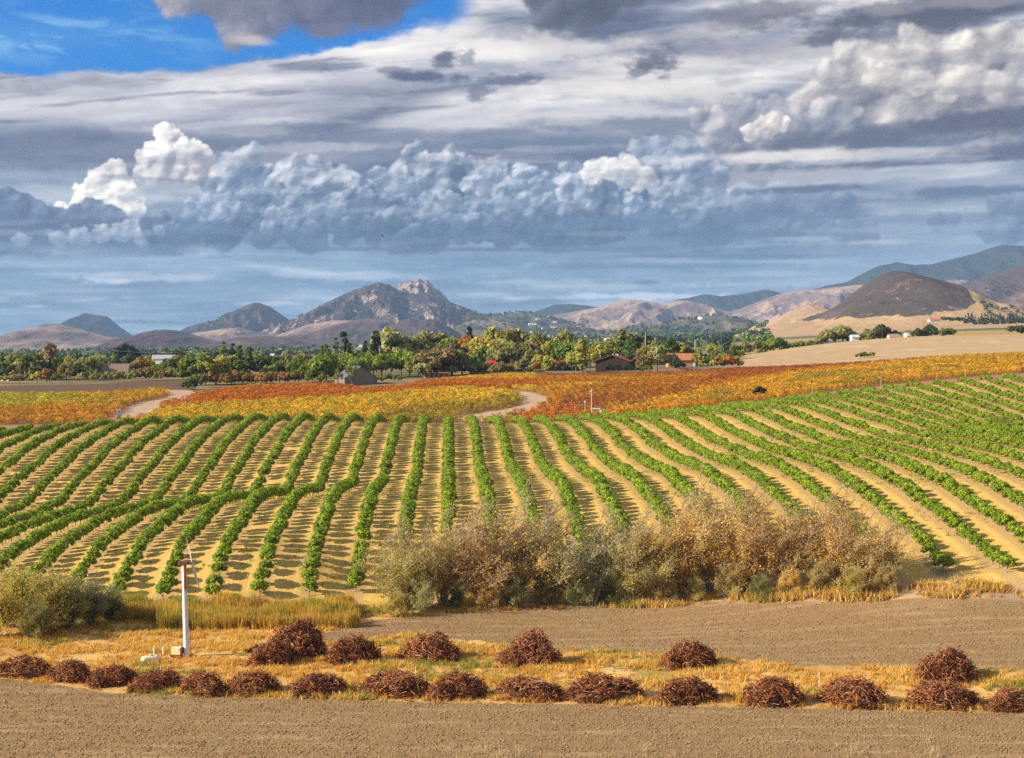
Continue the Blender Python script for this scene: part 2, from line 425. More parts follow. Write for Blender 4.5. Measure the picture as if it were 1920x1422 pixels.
    bank(3, 20, 260, 1150, lambda x: 430, 30, ((70, 94, 134), (110, 134, 164), (198, 206, 214)), .9, 90, 476)
    # torn veils between and over the heaps
    rv_ = random.Random(31)
    for i in range(90):
        x = rv_.uniform(-40, 1960); v = rv_.uniform(330, 500) if x > 250 else rv_.uniform(400, 500)
        if x > 1300: v = rv_.uniform(360, 530)
        lt = rv_.random()
        c = (84 + lt * 96, 110 + lt * 82, 146 + lt * 60)
        soft_ell(x, v, rv_.uniform(40, 190), rv_.uniform(6, 17), c, rv_.uniform(.2, .45), rv_.uniform(-.06, .08), .9, i * 1.7)
    for i in range(70):
        x = rv_.uniform(-40, 1960); v = rv_.uniform(505, 625); lt = rv_.random()
        soft_ell(x, v, rv_.uniform(60, 260), rv_.uniform(4, 13), (96 + lt * 104, 126 + lt * 80, 156 + lt * 58), rv_.uniform(.4, .75), rv_.uniform(-.02, .03), .8, i * 2.3)
    for i in range(60):
        x = rv_.uniform(-40, 1960); v = rv_.uniform(150, 330); lt = rv_.random()
        if x > 1300 and v < 240: continue
        soft_ell(x, v, rv_.uniform(60, 240), rv_.uniform(6, 16), (120 + lt * 100, 126 + lt * 92, 148 + lt * 70), rv_.uniform(.2, .45), rv_.uniform(-.02, .10), .8, i * 3.1)
    # right side: layered dull clouds under the shelves
    for i in range(14):
        x = rv_.uniform(1350, 1950); v = rv_.uniform(375, 440)
        P = Puffs(); r = rv_.uniform(14, 26)
        for j in range(3): heap(x + rv_.uniform(-1.6, 1.6) * r, v, r * rv_.uniform(.6, 1), 2, 8, P=P)
        paint(img, X, V, P, (86, 112, 148), (122, 142, 170), (176, 188, 202), seed=i * 3.3, soft=4, warp=1.4, opac=.7, bottom=skyc(x, v + 26)[1], bot_h=40, grain=.7)
    # smaller pale knobs
    for (x, v, r) in ((520, 405, 17), (545, 420, 12), (500, 425, 12), (810, 395, 15), (850, 380, 18), (630, 390, 14), (590, 400, 12), (1010, 350, 16), (930, 330, 14), (780, 350, 18), (300, 432, 9)):
        P = heap(x, v, r, 2, 9)
        paint(img, X, V, P, (112, 134, 164), (152, 168, 188), (204, 209, 214), seed=x * .1, soft=1.8, opac=.85, bottom=skyc(x, v + 20)[1], bot_h=30)
    for i in range(16):
        x = rv_.uniform(300, 1900); v = rv_.uniform(500, 560); P = Puffs(); r = rv_.uniform(7, 13)
        for j in range(4): heap(x + rv_.uniform(-3, 3) * r, v, r * rv_.uniform(.5, 1), 1, 7, P=P)
        paint(img, X, V, P, (104, 134, 166), (142, 164, 186), (196, 204, 212), seed=i * 4.1, soft=4, warp=1.5, opac=.55, bottom=skyc(x, v + 9)[1], bot_h=18, grain=.5)
    # long blue bars low down
    for (x, v, rx, ry, c, op, t) in (
        (1150, 415, 240, 15, (92, 122, 160), .75, 0), (1330, 440, 240, 14, (84, 116, 156), .8, .01), (1120, 468, 300, 9, (88, 118, 156), .7, 0), (1700, 430, 230, 10, (150, 168, 190), .7, 0),
        (1500, 405, 220, 12, (104, 132, 164), .7, 0), (1350, 482, 330, 9, (84, 114, 152), .85, .0), (1200, 500, 300, 8, (92, 122, 156), .75, .0), (1240, 488, 110, 7, (158, 174, 190), .6, 0), (1560, 470, 200, 12, (112, 140, 170), .6, 0),
        (1640, 455, 130, 8, (176, 186, 198), .7, 0), (1500, 448, 100, 7, (170, 182, 196), .5, 0), (760, 468, 480, 5, (84, 106, 142), .7, 0), (1700, 470, 240, 14, (128, 150, 176), .6, 0),
        (1210, 530, 34, 7, (92, 122, 156), .9, 0), (1130, 540, 120, 10, (170, 184, 196), .5, 0), (905, 553, 60, 7, (170, 184, 196), .75, 0), (60, 575, 30, 3, (180, 192, 202), .7, 0), (250, 520, 90, 6, (152, 172, 190), .8, .02), (180, 545, 130, 5, (148, 168, 188), .6, 0),
        (1660, 535, 300, 30, (160, 176, 192), .4, 0), (1440, 515, 200, 9, (158, 176, 194), .6, 0)):
        soft_ell(x, v, rx, ry, c, op, t, .5, x * .011 + v)

def sky_pixels(az, te):
    azm = np.where(np.abs(az) > np.pi / 2, np.sign(az) * np.pi - az, az)
    X = (2600 * azm).astype(np.float32); V = (2600 * np.clip(te, -0.2, 4)).astype(np.float32)
    col, hole = sky_sheet(X, V)
    return col, X, V
SKY_W, SKY_H, SKY_AZ, SKY_T0, SKY_T1 = 1700, 640, 0.50, -0.03, 0.34
_az = np.linspace(-SKY_AZ, SKY_AZ, SKY_W, dtype=np.float32)[None, :].repeat(SKY_H, 0)
_te = np.linspace(SKY_T0, SKY_T1, SKY_H, dtype=np.float32)[:, None].repeat(SKY_W, 1)
front, _X, _V = sky_pixels(_az, _te)
paint_all(front, _X, _V)
_el = np.linspace(-math.pi / 2, math.pi / 2, 256)[:, None].repeat(512, 1)
_a2 = np.linspace(-math.pi, math.pi, 512)[None, :].repeat(256, 0)
around, _, _ = sky_pixels(_a2, np.tan(np.clip(_el, -1.5, 1.5)))

def sky_image(name, arr):
    h, w = arr.shape[:2]
    low_f = ss(-np.linspace(SKY_T0, SKY_T1, h) * 2600, -230, -120)[:, None, None] if w > 600 else 0.0
    arr = arr.copy(); arr[..., 0] *= 1.04; arr[..., 2] *= .97; L_ = arr[..., :3].mean(-1, keepdims=True) + 1e-4
    arr[..., :3] *= (L_ / .36) ** .48 * (.54 + .10 * low_f)          # deeper contrast between lit and shaded cloud
    im = bpy.data.images.new(name, w, h, alpha=True, float_buffer=True)
    im.colorspace_settings.name = 'Non-Color'
    im.alpha_mode = 'CHANNEL_PACKED'
    im.pixels.foreach_set(np.ascontiguousarray(arr, dtype=np.float32).ravel())
    im.update()
    return im
world = bpy.data.worlds.new("World")
S.world = world
world.use_nodes = True
nt = world.node_tree
nt.nodes.clear(); E.nt = nt
out = nt.nodes.new('ShaderNodeOutputWorld')
bg = nt.nodes.new('ShaderNodeBackground')
bg.inputs[1].default_value = 0.10
nt.links.new(bg.outputs[0], out.inputs[0])
skyt = nt.nodes.new('ShaderNodeTexSky')
skyt.sky_type = 'NISHITA'; skyt.sun_disc = False
skyt.sun_elevation = sun_elev
skyt.sun_rotation = math.atan2(-SUN_DIR.x, -SUN_DIR.y)
tc = nt.nodes.new('ShaderNodeTexCoord')
sp = nt.nodes.new('ShaderNodeSeparateXYZ')
nt.links.new(tc.outputs['Generated'], sp.inputs[0])
dx, dy, dz = (E(sp.outputs[i]) for i in range(3))
rr = E.m('SQRT', dx * dx + dy * dy + 1e-6)
te = dz / rr
az = E.m('ARCTAN2', dx, dy)
def img_node(im, u, v):
    n = nt.nodes.new('ShaderNodeTexImage'); n.image = im; n.extension = 'EXTEND'; n.interpolation = 'Cubic'
    nt.links.new(evec(u, v, 0.0).s, n.inputs[0])
    return E(n.outputs[0]), E(n.outputs[1])
fc, fa = img_node(sky_image("clouds_ahead", front), (az + SKY_AZ) / (2 * SKY_AZ), (te - SKY_T0) / (SKY_T1 - SKY_T0))
ac, aa = img_node(sky_image("clouds_around", around), az / (2 * math.pi) + 0.5, E.m('ARCTANGENT', te) / math.pi + 0.5)
inf = sstep(SKY_AZ - eabs(az), 0.0, 0.06) * sstep(SKY_T1 - te, 0.0, 0.03) * sstep(te, SKY_T0, SKY_T0 + 0.01)
cc = cmix(inf, ac, fc); ca = aa + (fa - aa) * inf
clear = cmix(1.0, E(skyt.outputs[0]), (0.03, 0.40, 0.92), 'MULTIPLY')
cc10 = E(vmath('SCALE', cc, (0, 0, 0)).s); cc10.s.node.inputs['Scale'].default_value = 10.0
colr = cmix(ca, clear, cc10)
nt.links.new(colr.s, bg.inputs[0])
world.cycles.sampling_method = 'MANUAL'
world.cycles.sample_map_resolution = 1024
# ------------------------------------------------------------------ object helpers
def new_mesh(name, verts, faces, mat=None, attrs=None, smooth=False):
    me = bpy.data.meshes.new(name)
    verts = np.asarray(verts, np.float32).reshape(-1, 3)
    if isinstance(faces, np.ndarray):
        nf, k = faces.shape
        me.vertices.add(len(verts)); me.vertices.foreach_set('co', verts.ravel())
        me.loops.add(nf * k); me.loops.foreach_set('vertex_index', faces.astype(np.int32).ravel())
        me.polygons.add(nf); me.polygons.foreach_set('loop_start', np.arange(0, nf * k, k, dtype=np.int32))
        me.update(calc_edges=True)
    else:
        me.from_pydata([tuple(map(float, v)) for v in verts], [], faces)
        me.update()
    for n, a in (attrs or {}).items():
        a = np.asarray(a, np.float32)
        if a.ndim == 1:
            at = me.attributes.new(n, 'FLOAT', 'POINT'); at.data.foreach_set('value', a)
        else:
            if a.shape[1] == 3: a = np.concatenate([a, np.ones((len(a), 1), np.float32)], 1)
            at = me.attributes.new(n, 'FLOAT_COLOR', 'POINT'); at.data.foreach_set('color', a.ravel())
    if mat: me.materials.append(mat)
    if smooth: me.polygons.foreach_set('use_smooth', np.ones(len(me.polygons), bool))
    return me
def link(name, me, parent=None, loc=None, rot=None, scale=None):
    o = bpy.data.objects.new(name, me); COL.objects.link(o)
    if parent: o.parent = parent
    if loc is not None: o.location = loc
    if rot is not None: o.rotation_euler = rot
    if scale is not None: o.scale = (scale,) * 3 if isinstance(scale, (int, float)) else scale
    return o
def tag(o, label=None, cat=None, group=None, kind=None):
    if label: o['label'] = label
    if cat: o['category'] = cat
    if group: o['group'] = group
    if kind: o['kind'] = kind
    return o
def dup(o, parent=None):
    c = o.copy(); COL.objects.link(c)
    if parent: c.parent = parent
    for ch in o.children:
        d = ch.copy(); COL.objects.link(d); d.parent = c; d.matrix_parent_inverse = ch.matrix_parent_inverse.copy()
    return c
ORD = ['first', 'second', 'third', 'fourth', 'fifth', 'sixth', 'seventh', 'eighth', 'ninth', 'tenth', 'eleventh', 'twelfth', 'thirteenth',
       'fourteenth', 'fifteenth', 'sixteenth', 'seventeenth', 'eighteenth', 'nineteenth', 'twentieth']
TENS = {2: 'twenty', 3: 'thirty', 4: 'forty', 5: 'fifty', 6: 'sixty', 7: 'seventy', 8: 'eighty', 9: 'ninety'}
def ordn(n):                                             # 1 -> first
    if n <= 20: return ORD[n - 1]
    t, u = divmod(n, 10)
    if u == 0: return TENS[t][:-1] + 'ieth'
    return TENS[t] + '-' + ORD[u - 1]

# ------------------------------------------------------------------ materials
def mat_new(name, rough=0.9, spec=0.2):
    m = bpy.data.materials.new(name); m.use_nodes = True
    E.nt = m.node_tree
    b = m.node_tree.nodes['Principled BSDF']
    b.inputs['Roughness'].default_value = rough
    b.inputs['Specular IOR Level'].default_value = spec
    return m, b
def setc(b, e): E.nt.links.new(e.s, b.inputs['Base Color'])
def bump(b, h, dist, strength=1.0):
    n = E.nt.nodes.new('ShaderNodeBump'); n.inputs['Distance'].default_value = dist; n.inputs['Strength'].default_value = strength
    E.nt.links.new(h.s, n.inputs['Height']); E.nt.links.new(n.outputs[0], b.inputs['Normal'])
def attr(name, typ='GEOMETRY'):
    n = E.nt.nodes.new('ShaderNodeAttribute'); n.attribute_name = name; n.attribute_type = typ
    return E(n.outputs['Color']), E(n.outputs['Fac'])
def wpos():
    n = E.nt.nodes.new('ShaderNodeNewGeometry'); return E(n.outputs['Position'])
def opos():
    n = E.nt.nodes.new('ShaderNodeTexCoord'); return E(n.outputs['Object'])
def sep(v):
    n = E.nt.nodes.new('ShaderNodeSeparateXYZ'); E.nt.links.new(v.s, n.inputs[0]); return [E(n.outputs[i]) for i in range(3)]
def orand():
    n = E.nt.nodes.new('ShaderNodeObjectInfo'); return E(n.outputs['Random'])
def crampn(f, stops):
    n = E.nt.nodes.new('ShaderNodeValToRGB'); E.nt.links.new(f.s, n.inputs[0])
    el = n.color_ramp.elements
    while len(el) < len(stops): el.new(0.5)
    for e, (p, c) in zip(el, stops): e.position = p; e.color = (*c, 1)
    return E(n.outputs[0])
def paint_mat(name, c, rough=0.6, var=0.15, scale=3.0, spec=0.3, metal=0.0, rust=0.0):
    m, b = mat_new(name, rough, spec)
    n = noise(opos(), scale, 6, 0.6)
    col = cmix(n, tuple(x * (1 - var) for x in c), tuple(min(x * (1 + var), 1) for x in c))
    if rust:
        col = cmix(sstep(noise(opos(), scale * 1.7, 8, 0.65), 1 - rust, 1 - rust + .08), col, (0.23, 0.075, 0.03))
    setc(b, col); b.inputs['Metallic'].default_value = metal
    return m

# ------------------------------------------------------------------ terrain heights
ROWS = 6.0                       # spacing of the orchard rows
ROW_T = (841.0 - 960.0) / F      # rows run straight away along this slope
_c = []                          # samples: picture column, distance, ground height
def tr(k, pts, off=1.3):
    """heights from a tree row: (column, row of picture) gives distance, since the rows are straight"""
    for x, v in pts:
        d = k * ROWS * F / (x - 841.0)
        _c.append((x, d, H - (v - VH) * d / F - off))
tr(-8, [(193, 1017), (251, 973), (346, 938), (401, 864), (456, 798), (492, 782)])
tr(-12, [(285, 786), (242.6, 812), (202.5, 841.7), (179.3, 869), (147.7, 896.6), (124.5, 926), (99, 949), (63.3, 964), (12.6, 981)])
tr(-5, [(597, 800), (577, 833), (557, 871), (544, 902), (539.5, 915), (513, 921.7), (477.5, 939.4), (457.5, 970.5), (437.6, 995), (420, 1030)])
tr(-3, [(692.4, 800), (681.3, 835), (668, 871), (661.3, 902), (641.4, 913), (626, 926), (617, 948), (606, 977), (597, 1010), (586, 1048)])
tr(2, [(934.2, 790.6), (945.6, 821), (951.9, 846), (955.7, 866.6), (967, 886.8), (979.7, 904.6), (988.6, 930)])
tr(4, [(1043, 813.4), (1058, 841), (1073.4, 861.5), (1093.7, 882), (1124, 902), (1139, 927), (1154.4, 955), (1167, 983)])
tr(6, [(1119, 788), (1154.4, 813.4), (1174.7, 838.7), (1205, 861.5), (1250.6, 881.8), (1273, 907), (1291, 918)])
tr(8, [(1245.6, 800.6), (1266.5, 817.7), (1306, 840.5), (1361, 863), (1401, 880), (1427.8, 901), (1452.5, 924), (1479, 945)])
tr(10, [(1323.4, 777.8), (1371, 806), (1418, 827), (1466, 846), (1560, 880), (1590, 897.5), (1640, 935), (1665, 957.5), (1705, 987.5), (1740, 1020), (1770, 1055)])
tr(13, [(1540, 794), (1600, 818), (1660, 834), (1720, 848), (1780.5, 868), (1840.6, 892.5), (1900.8, 928.6)])
tr(15, [(1540, 750), (1600, 768), (1660, 788), (1706, 806), (1760.5, 818), (1820.6, 830), (1880.7, 844)])
tr(20, [(1780.5, 740), (1920, 786)])
for k, x, v in ((-17, 55, 797), (-15, 158, 791), (-12, 302, 788), (-8, 497, 785), (-5, 630, 781), (-2, 761, 780), (2, 920, 780), (5, 1047, 777), (8, 1177, 771),
                (11, 1304, 760), (14, 1437, 745), (17, 1571, 727), (20, 1706, 714), (24, 1890, 698)):
    tr(k, [(x, v + 2)], 1.9)
def cz(x, d, v=None, z=None): _c.append((x, d, z if z is not None else H - (v - VH) * d / F))
for x in (-400, 0, 400, 960, 1500, 1920, 2300):
    cz(x, 60, z=0.6); cz(x, 100, z=0); cz(x, 120, z=0)
for x in (-400, 0, 300, 600, 960): cz(x, 140, z=0.0)
for x in (1300, 1600, 1920, 2300): cz(x, 134, z=0.15)
for x in (-400, 0, 300, 550): cz(x, 158, z=0.1)
cz(-400, 176, z=0.8); cz(40, 176, z=0.8); cz(300, 176, z=0.8); cz(560, 178, z=0.6); cz(740, 178, z=0.5); cz(660, 184, z=1.6); cz(860, 178, z=0.6); cz(860, 190, z=3.4); cz(1040, 178, z=0.8)
cz(860, 215, z=8.0); cz(860, 250, z=8.6)
cz(720, 166, v=1162); cz(900, 171, v=1146); cz(1300, 168, v=1136); cz(1600, 161, v=1131); cz(1920, 157, v=1130); cz(2300, 156, z=4.2)
cz(1300, 148, z=.6); cz(1600, 146, z=1.1); cz(1920, 144, z=1.3)
cz(1600, 166, v=1098); cz(1770, 164, v=1088); cz(1920, 162, v=1082); cz(1300, 178, z=2.6)
for x, v4 in ((-400, 784), (0, 783), (300, 781), (600, 778), (950, 775), (1250, 760), (1500, 730), (1750, 706), (1920, 694), (2400, 676)): cz(x, 405, v=v4)
for x, v5 in ((-400, 729), (0, 729), (300, 728), (600, 726), (950, 716), (1250, 712), (1400, 702), (1600, 688), (1920, 667), (2400, 650)): cz(x, 520, v=v5)
for x, v6 in ((-400, 716), (0, 717), (300, 713), (600, 709), (950, 701), (1250, 695), (1400, 689), (1600, 681), (1920, 661), (2400, 640)): cz(x, 620, v=v6)
for x, z in ((-400, 15), (0, 15), (600, 17), (950, 19), (1250, 20)): cz(x, 850, z=z)
cz(1390, 850, v=668); cz(1480, 850, v=653); cz(1680, 850, v=633); cz(1920, 850, v=628); cz(2400, 850, v=615)
for x, z in ((-400, 12), (0, 12), (600, 14), (950, 16), (1250, 19), (1450, 25), (1700, 30), (1920, 32), (2400, 36)): cz(x, 1150, z=z)
for x, z in ((-400, 8), (0, 9), (600, 12), (950, 18), (1250, 21), (1450, 36), (1700, 48), (1920, 52), (2400, 60)): cz(x, 2000, z=z)
for x, z in ((-400, 5), (0, 6), (600, 10), (950, 20), (1250, 26), (1450, 58), (1700, 80), (1920, 84), (2400, 90)): cz(x, 3000, z=z)
for x, z in ((-400, 0), (0, 0), (600, 6), (950, 22), (1250, 40), (1700, 90), (2400, 110)): cz(x, 6000, z=z)
for x in (-400, 600, 1500, 2400): cz(x, 20000, z=-20)
_c = np.array(_c)
def _uv(t, d): return np.stack([t * 3.0, np.log(np.maximum(d, 20.0)) * 5.0], -1)
_P = _uv((_c[:, 0] - CX) / F, _c[:, 1])
def _ker(r2): return 0.5 * r2 * np.log(r2 + 1e-9)
_n = len(_P)
_K = _ker(((_P[:, None] - _P[None]) ** 2).sum(-1)) + np.eye(_n) * 2e-3
_A = np.zeros((_n + 3, _n + 3)); _A[:_n, :_n] = _K; _A[:_n, _n] = 1; _A[:_n, _n + 1:] = _P; _A[_n, :_n] = 1; _A[_n + 1:, :_n] = _P.T
_w = np.linalg.solve(_A, np.concatenate([_c[:, 2], np.zeros(3)]))
def _rbf(X, Y):
    t = X / np.maximum(Y, 40.0); q = _uv(np.clip(t, -0.62, 0.62), Y)
    sh = q.shape[:-1]; q = q.reshape(-1, 2); o = np.empty(len(q))
    for i in range(0, len(q), 20000):
        c = q[i:i + 20000]
        r2 = ((c[:, None, 0] - _P[None, :, 0]) ** 2 + (c[:, None, 1] - _P[None, :, 1]) ** 2)
        o[i:i + 20000] = _ker(r2) @ _w[:_n] + _w[_n] + c @ _w[_n + 1:]
    return o.reshape(sh)
# look-up grid over (t, ln d) so that heights are cheap afterwards
_gt = np.linspace(-0.62, 0.62, 260); _gl = np.linspace(math.log(40), math.log(30000), 520)
_GT, _GL = np.meshgrid(_gt, _gl)
_GZ = _rbf(_GT * np.exp(_GL), np.exp(_GL))
def hz(X, Y):
    X = np.asarray(X, float); Y = np.asarray(Y, float)
    Yc = np.maximum(Y, 41.0)
    a = np.clip((X / Yc + 0.62) / 1.24 * 259, 0, 258.999); b = np.clip((np.log(Yc) - _gl[0]) / (_gl[-1] - _gl[0]) * 519, 0, 518.999)
    ai = a.astype(int); bi = b.astype(int); fa = a - ai; fb = b - bi
    return (_GZ[bi, ai] * (1 - fa) + _GZ[bi, ai + 1] * fa) * (1 - fb) + (_GZ[bi + 1, ai] * (1 - fa) + _GZ[bi + 1, ai + 1] * fa) * fb
def ground_at(x, v, d0=60.0, d1=9000.0):
    """the place on the ground seen at a point of the photograph"""
    t = (x - CX) / F; s = (v - VH) / F
    d = np.exp(np.linspace(math.log(d0), math.log(d1), 3000))
    g = hz(t * d, d) - (H - s * d)
    i = np.where(g >= 0)[0]
    if len(i) == 0: dd = d[np.argmax(g)]
    else:
        j = max(i[0], 1); a, b = g[j - 1], g[j]; dd = d[j - 1] + (d[j] - d[j - 1]) * (-a / (b - a + 1e-9) if a < 0 else 0)
    return np.array((t * dd, dd, float(hz(t * dd, dd))))
def px_d(x, d, dz=0.0):
    X = (x - CX) * d / F
    return np.array((X, d, float(hz(X, d)) + dz))

# ------------------------------------------------------------------ zones of the ground
def line_y(pts, d0=60.0, dv=0):
    """a boundary traced in the photograph, as distance over t = X / Y"""
    g = [ground_at(x, v + dv, d0) for x, v in pts]
    t = np.array([p[0] / p[1] for p in g]); y = np.array([p[1] for p in g])
    return lambda tt: np.interp(tt, t, y)
near_edge = line_y([(-200, 1262), (0, 1273), (100, 1284), (200, 1300), (400, 1307), (650, 1313), (900, 1320), (1300, 1325), (1600, 1330), (1920, 1338), (2200, 1346)])
far_lo = line_y([(560, 1205), (640, 1206), (760, 1190), (900, 1200), (960, 1216), (1150, 1222), (1350, 1232), (1500, 1250), (1750, 1254), (1920, 1256), (2200, 1260)])
far_hi = line_y([(560, 1205), (620, 1184), (700, 1164), (860, 1149), (1100, 1140), (1400, 1132), (1600, 1129), (1920, 1128), (2200, 1128)])
def orch_front(k): return np.interp(k, [-30, -12, -7, -5, -3, -2, 0, 4, 8, 10, 11, 12, 30], [172, 172, 174, 176, 178, 180, 180, 176, 171, 168, 164, 163, 158])
def orch_back(k): return np.interp(k, [-30, -19, -17, -10, -5, 0, 5, 10, 20, 26, 40], [325, 335, 339, 356, 372, 389, 379, 371, 361, 357, 350])
def row_k(X, Y): return (X - ROW_T * Y) / ROWS
vine_far = line_y([(-200, 736), (0, 737), (200, 736), (300, 728), (350, 742), (380, 735), (420, 729), (480, 722), (620, 719), (680, 729), (760, 722), (800, 714), (880, 706), (960, 699), (1080, 702),
                   (1200, 699), (1300, 695), (1400, 690), (1600, 682), (1750, 671), (1920, 662), (2200, 650)], 396.0, 6)
soil_far = line_y([(-200, 716), (0, 724), (150, 721), (300, 714), (350, 712), (370, 736), (2200, 700)], 420.0)

# dirt roads in the vineyards as lines of points with a width
def road_pts(pts, d0=396.0): return np.array([ground_at(x, v, d0)[:2] for x, v in pts])
ROADS = [(road_pts([(232, 786), (262, 775), (268, 765), (290, 755), (320, 750), (350, 741), (330, 733)]), 5.0),
         (road_pts([(300, 752), (350, 756), (372, 757)]), 2.6),
         (road_pts([(880, 786), (930, 776), (975, 768), (1003, 758), (1005, 747), (980, 738), (940, 733), (860, 730), (760, 731)]), 3.6)]
def seg_dist(X, Y, P):
    d = np.full(np.shape(X), 1e9)
    for a, b in zip(P[:-1], P[1:]):
        ab = b - a; L = (ab ** 2).sum() + 1e-9
        s = np.clip(((X - a[0]) * ab[0] + (Y - a[1]) * ab[1]) / L, 0, 1)
        d = np.minimum(d, np.hypot(X - a[0] - ab[0] * s, Y - a[1] - ab[1] * s))
    return d
def road_mask(X, Y):
    m = np.zeros(np.shape(X))
    for P, w in ROADS:
        m = np.maximum(m, ss(w + 0.7 * L1.fbm(X / 6, Y / 6, 3) - seg_dist(X, Y, P), -0.8, 0.8))
    return m
A_ = lambda *c: np.array(c, np.float32)
def zones(X, Y):
    """albedo of the ground and masks (soil clods, straw mulch, other) at world points"""
    t = X / np.maximum(Y, 40)
    n1 = L1.fbm(X / 9, Y / 9, 4); n2 = L2.fbm(X / 30, Y / 30, 4); n3 = L3.fbm(X / 3, Y / 3, 4)
    c = np.zeros(np.shape(X) + (3,), np.float32)
    k = row_k(X, Y)
    # rough golden grass everywhere to begin with
    g = np.clip(0.5 + n1 * 0.9, 0, 1)
    c[...] = A_(.44, .25, .07) + (A_(.64, .43, .16) - A_(.44, .25, .07)) * g[..., None]
    c = mixc(c, A_(.17, .19, .05), ss(n2 + n3 * .4, .22, .55) * 0.75)
    pale = ss(n1 * .6 + n3 * .6, .25, .6); c = mixc(c, A_(.52, .42, .28), pale * .6)
    soil = np.zeros(np.shape(X)); mulch = np.zeros(np.shape(X))
    wob = n3 * 0.7 + n1 * .8
    ne = near_edge(t)
    fs = ss(ne + wob * .5 - Y, -0.25, 0.25)
    ff = ss(Y - far_lo(t) + wob * 1.2, -.5, .5) * ss(far_hi(t) - Y + wob * .3, -.3, .3) * ss(t + 0.1535 + 0.01 * n1, 0, .004)
    soil = np.clip(fs + ff, 0, 1)
    sc = A_(.28, .18, .092) + n2[..., None] * A_(.03, .022, .014)
    sc = mixc(sc, A_(.40, .28, .14), ss(n1 + n3 * .3, .3, .8) * .3)
    c = c + (sc - c) * soil[..., None]
    # orchard floor
    of, ob = orch_front(k), orch_back(k)
    om = ss(Y - of + 5 + wob, -1, 1) * ss(ob + 4 - Y, -1, 1)
    mulch = om
    oc = A_(.50, .335, .13) + n1[..., None] * A_(.07, .05, .02)
    oc = mixc(oc, A_(.22, .21, .07), ss(n2 * .8 + n3 * .5, .30, .62) * .40)
    u = k - np.floor(k)
    c = c + (oc - c) * om[..., None]
    hd = ss(Y - of + 9 + wob, -1.5, 1.5) * ss(of - 2.2 - Y, -1, 1) * ss(t, -.20, -.12)
    c = mixc(c, A_(.27, .20, .15), hd * .8)
    # beyond the crest
    be = ss(Y - ob - 4, -1, 1)
    vc = A_(.30, .17, .08) + n1[..., None] * A_(.05, .03, .01)
    c = c + (vc - c) * be[..., None]
    vf = vine_far(t)
    past = ss(Y - vf, -1.5, 1.5) * be
    dg = mixc(np.zeros(np.shape(X) + (3,), np.float32) + A_(.13, .12, .055), A_(.30, .23, .12), np.clip(.45 + n2, 0, 1))
    c = c + (dg - c) * past[..., None]
    sf = soil_far(t)
    bs = past * ss(sf - Y, -2, 2)
    st = 0.5 + 0.5 * np.sin((X * .6 + Y * .8) * 1.9)
    c = c + (A_(.135, .082, .052) * (0.8 + .4 * st[..., None]) - c) * (bs * .95)[..., None]
    # the dry hill field on the right
    t0 = (1388 - CX) / F + (Y - 620) * 2.0e-5
    dh = past * ss(t - t0 + n1 * .003, -.003, .003) * ss(870 - Y, -20, 20)
    rows = 0.5 + 0.5 * np.sin((Y * .95 - X * .25) * 2.6)
    dc = A_(.43, .30, .165) + n1[..., None] * A_(.06, .05, .03) + ((rows - .5) * .05)[..., None]
    dc = mixc(dc, A_(.56, .46, .30), ss(n2 + n3 * .3, .25, .6) * .6)
    tk = np.exp(-((Y - 700 - 40 * np.sin(X / 90)) / 1.4) ** 2) + np.exp(-((Y - 760 - X * .12) / 1.6) ** 2)
    dc = mixc(dc, A_(.26, .20, .13), np.clip(tk, 0, 1) * .6)
    c = c + (dc - c) * dh[..., None]
    # flats and skirts far off to the right: strips of green and gold vines
    fr = ss(Y, 1000, 1300) * ss(t, .15, .17)
    band = np.sin(Y / 95 + t * 9 + n2 * .5)
    fc = mixc(np.zeros(np.shape(X) + (3,), np.float32) + A_(.36, .24, .12), A_(.09, .12, .05), ss(band, .1, .3))
    fc = mixc(fc, A_(.40, .25, .06), ss(-band, .55, .7))
    fc = mixc(fc, A_(.42, .28, .15), ss(Y, 2300, 2600))
    c = c + (fc - c) * fr[..., None]
    fl = ss(Y, 1000, 1300) * (1 - ss(t, .15, .17))
    p = L1.n(X / 300, Y / 420) ; p2 = L2.n(X / 210 + 3, Y / 500)
    lc = mixc(np.zeros(np.shape(X) + (3,), np.float32) + A_(.09, .10, .05), A_(.26, .21, .12), ss(p, .05, .12))
    lc = mixc(lc, A_(.10, .13, .04), ss(p2, .1, .16))
    c = c + (lc - c) * (fl * .9)[..., None]
    rd = road_mask(X, Y) * be
    c = c + (A_(.47, .34, .23) * (0.9 + .25 * n3[..., None]) - c) * rd[..., None]
    return c, soil, mulch, be * (1 - past), u
# ground mesh: rows of points that open out with distance
ys = [60.0]
while ys[-1] < 12600:
    y = ys[-1]
    if y < 104: s = 4.0
    elif y < 186: s = 0.30
    elif y < 400: s = 0.55 + (y - 186) * .004
    elif y < 640: s = 1.6
    else: s = y * .006
    ys.append(y + s)
ys = np.array([-120.0, -60.0, 0.0, 30.0] + ys)
nt_ = 640
ts = np.linspace(-1, 1, nt_); 
ts = np.sign(ts) * np.where(np.abs(ts) < .9, np.abs(ts) / .9 * .40, .40 + (np.abs(ts) - .9) * 3.0)
Yg = ys[:, None].repeat(nt_, 1); Xg = ts[None, :] * np.maximum(Yg, 60.0) * 1.0
Zg = hz(Xg, Yg)
colg, soilg, mulchg, vineg, _ = zones(Xg, Yg)
tg = Xg / np.maximum(Yg, 40)
nearm = ss(230 - Yg, 0, 40) * ss(Yg, 90, 104)
clod = L1.fbm(Xg / .9, Yg / .9, 3, .6) * .05 + L2.fbm(Xg / 3.0, Yg / 1.6, 3) * .05
Zg = Zg + soilg * nearm * clod
Zg = Zg + (1 - soilg) * (1 - mulchg) * nearm * (L2.fbm(Xg / 5, Yg / 4, 4) * .16)
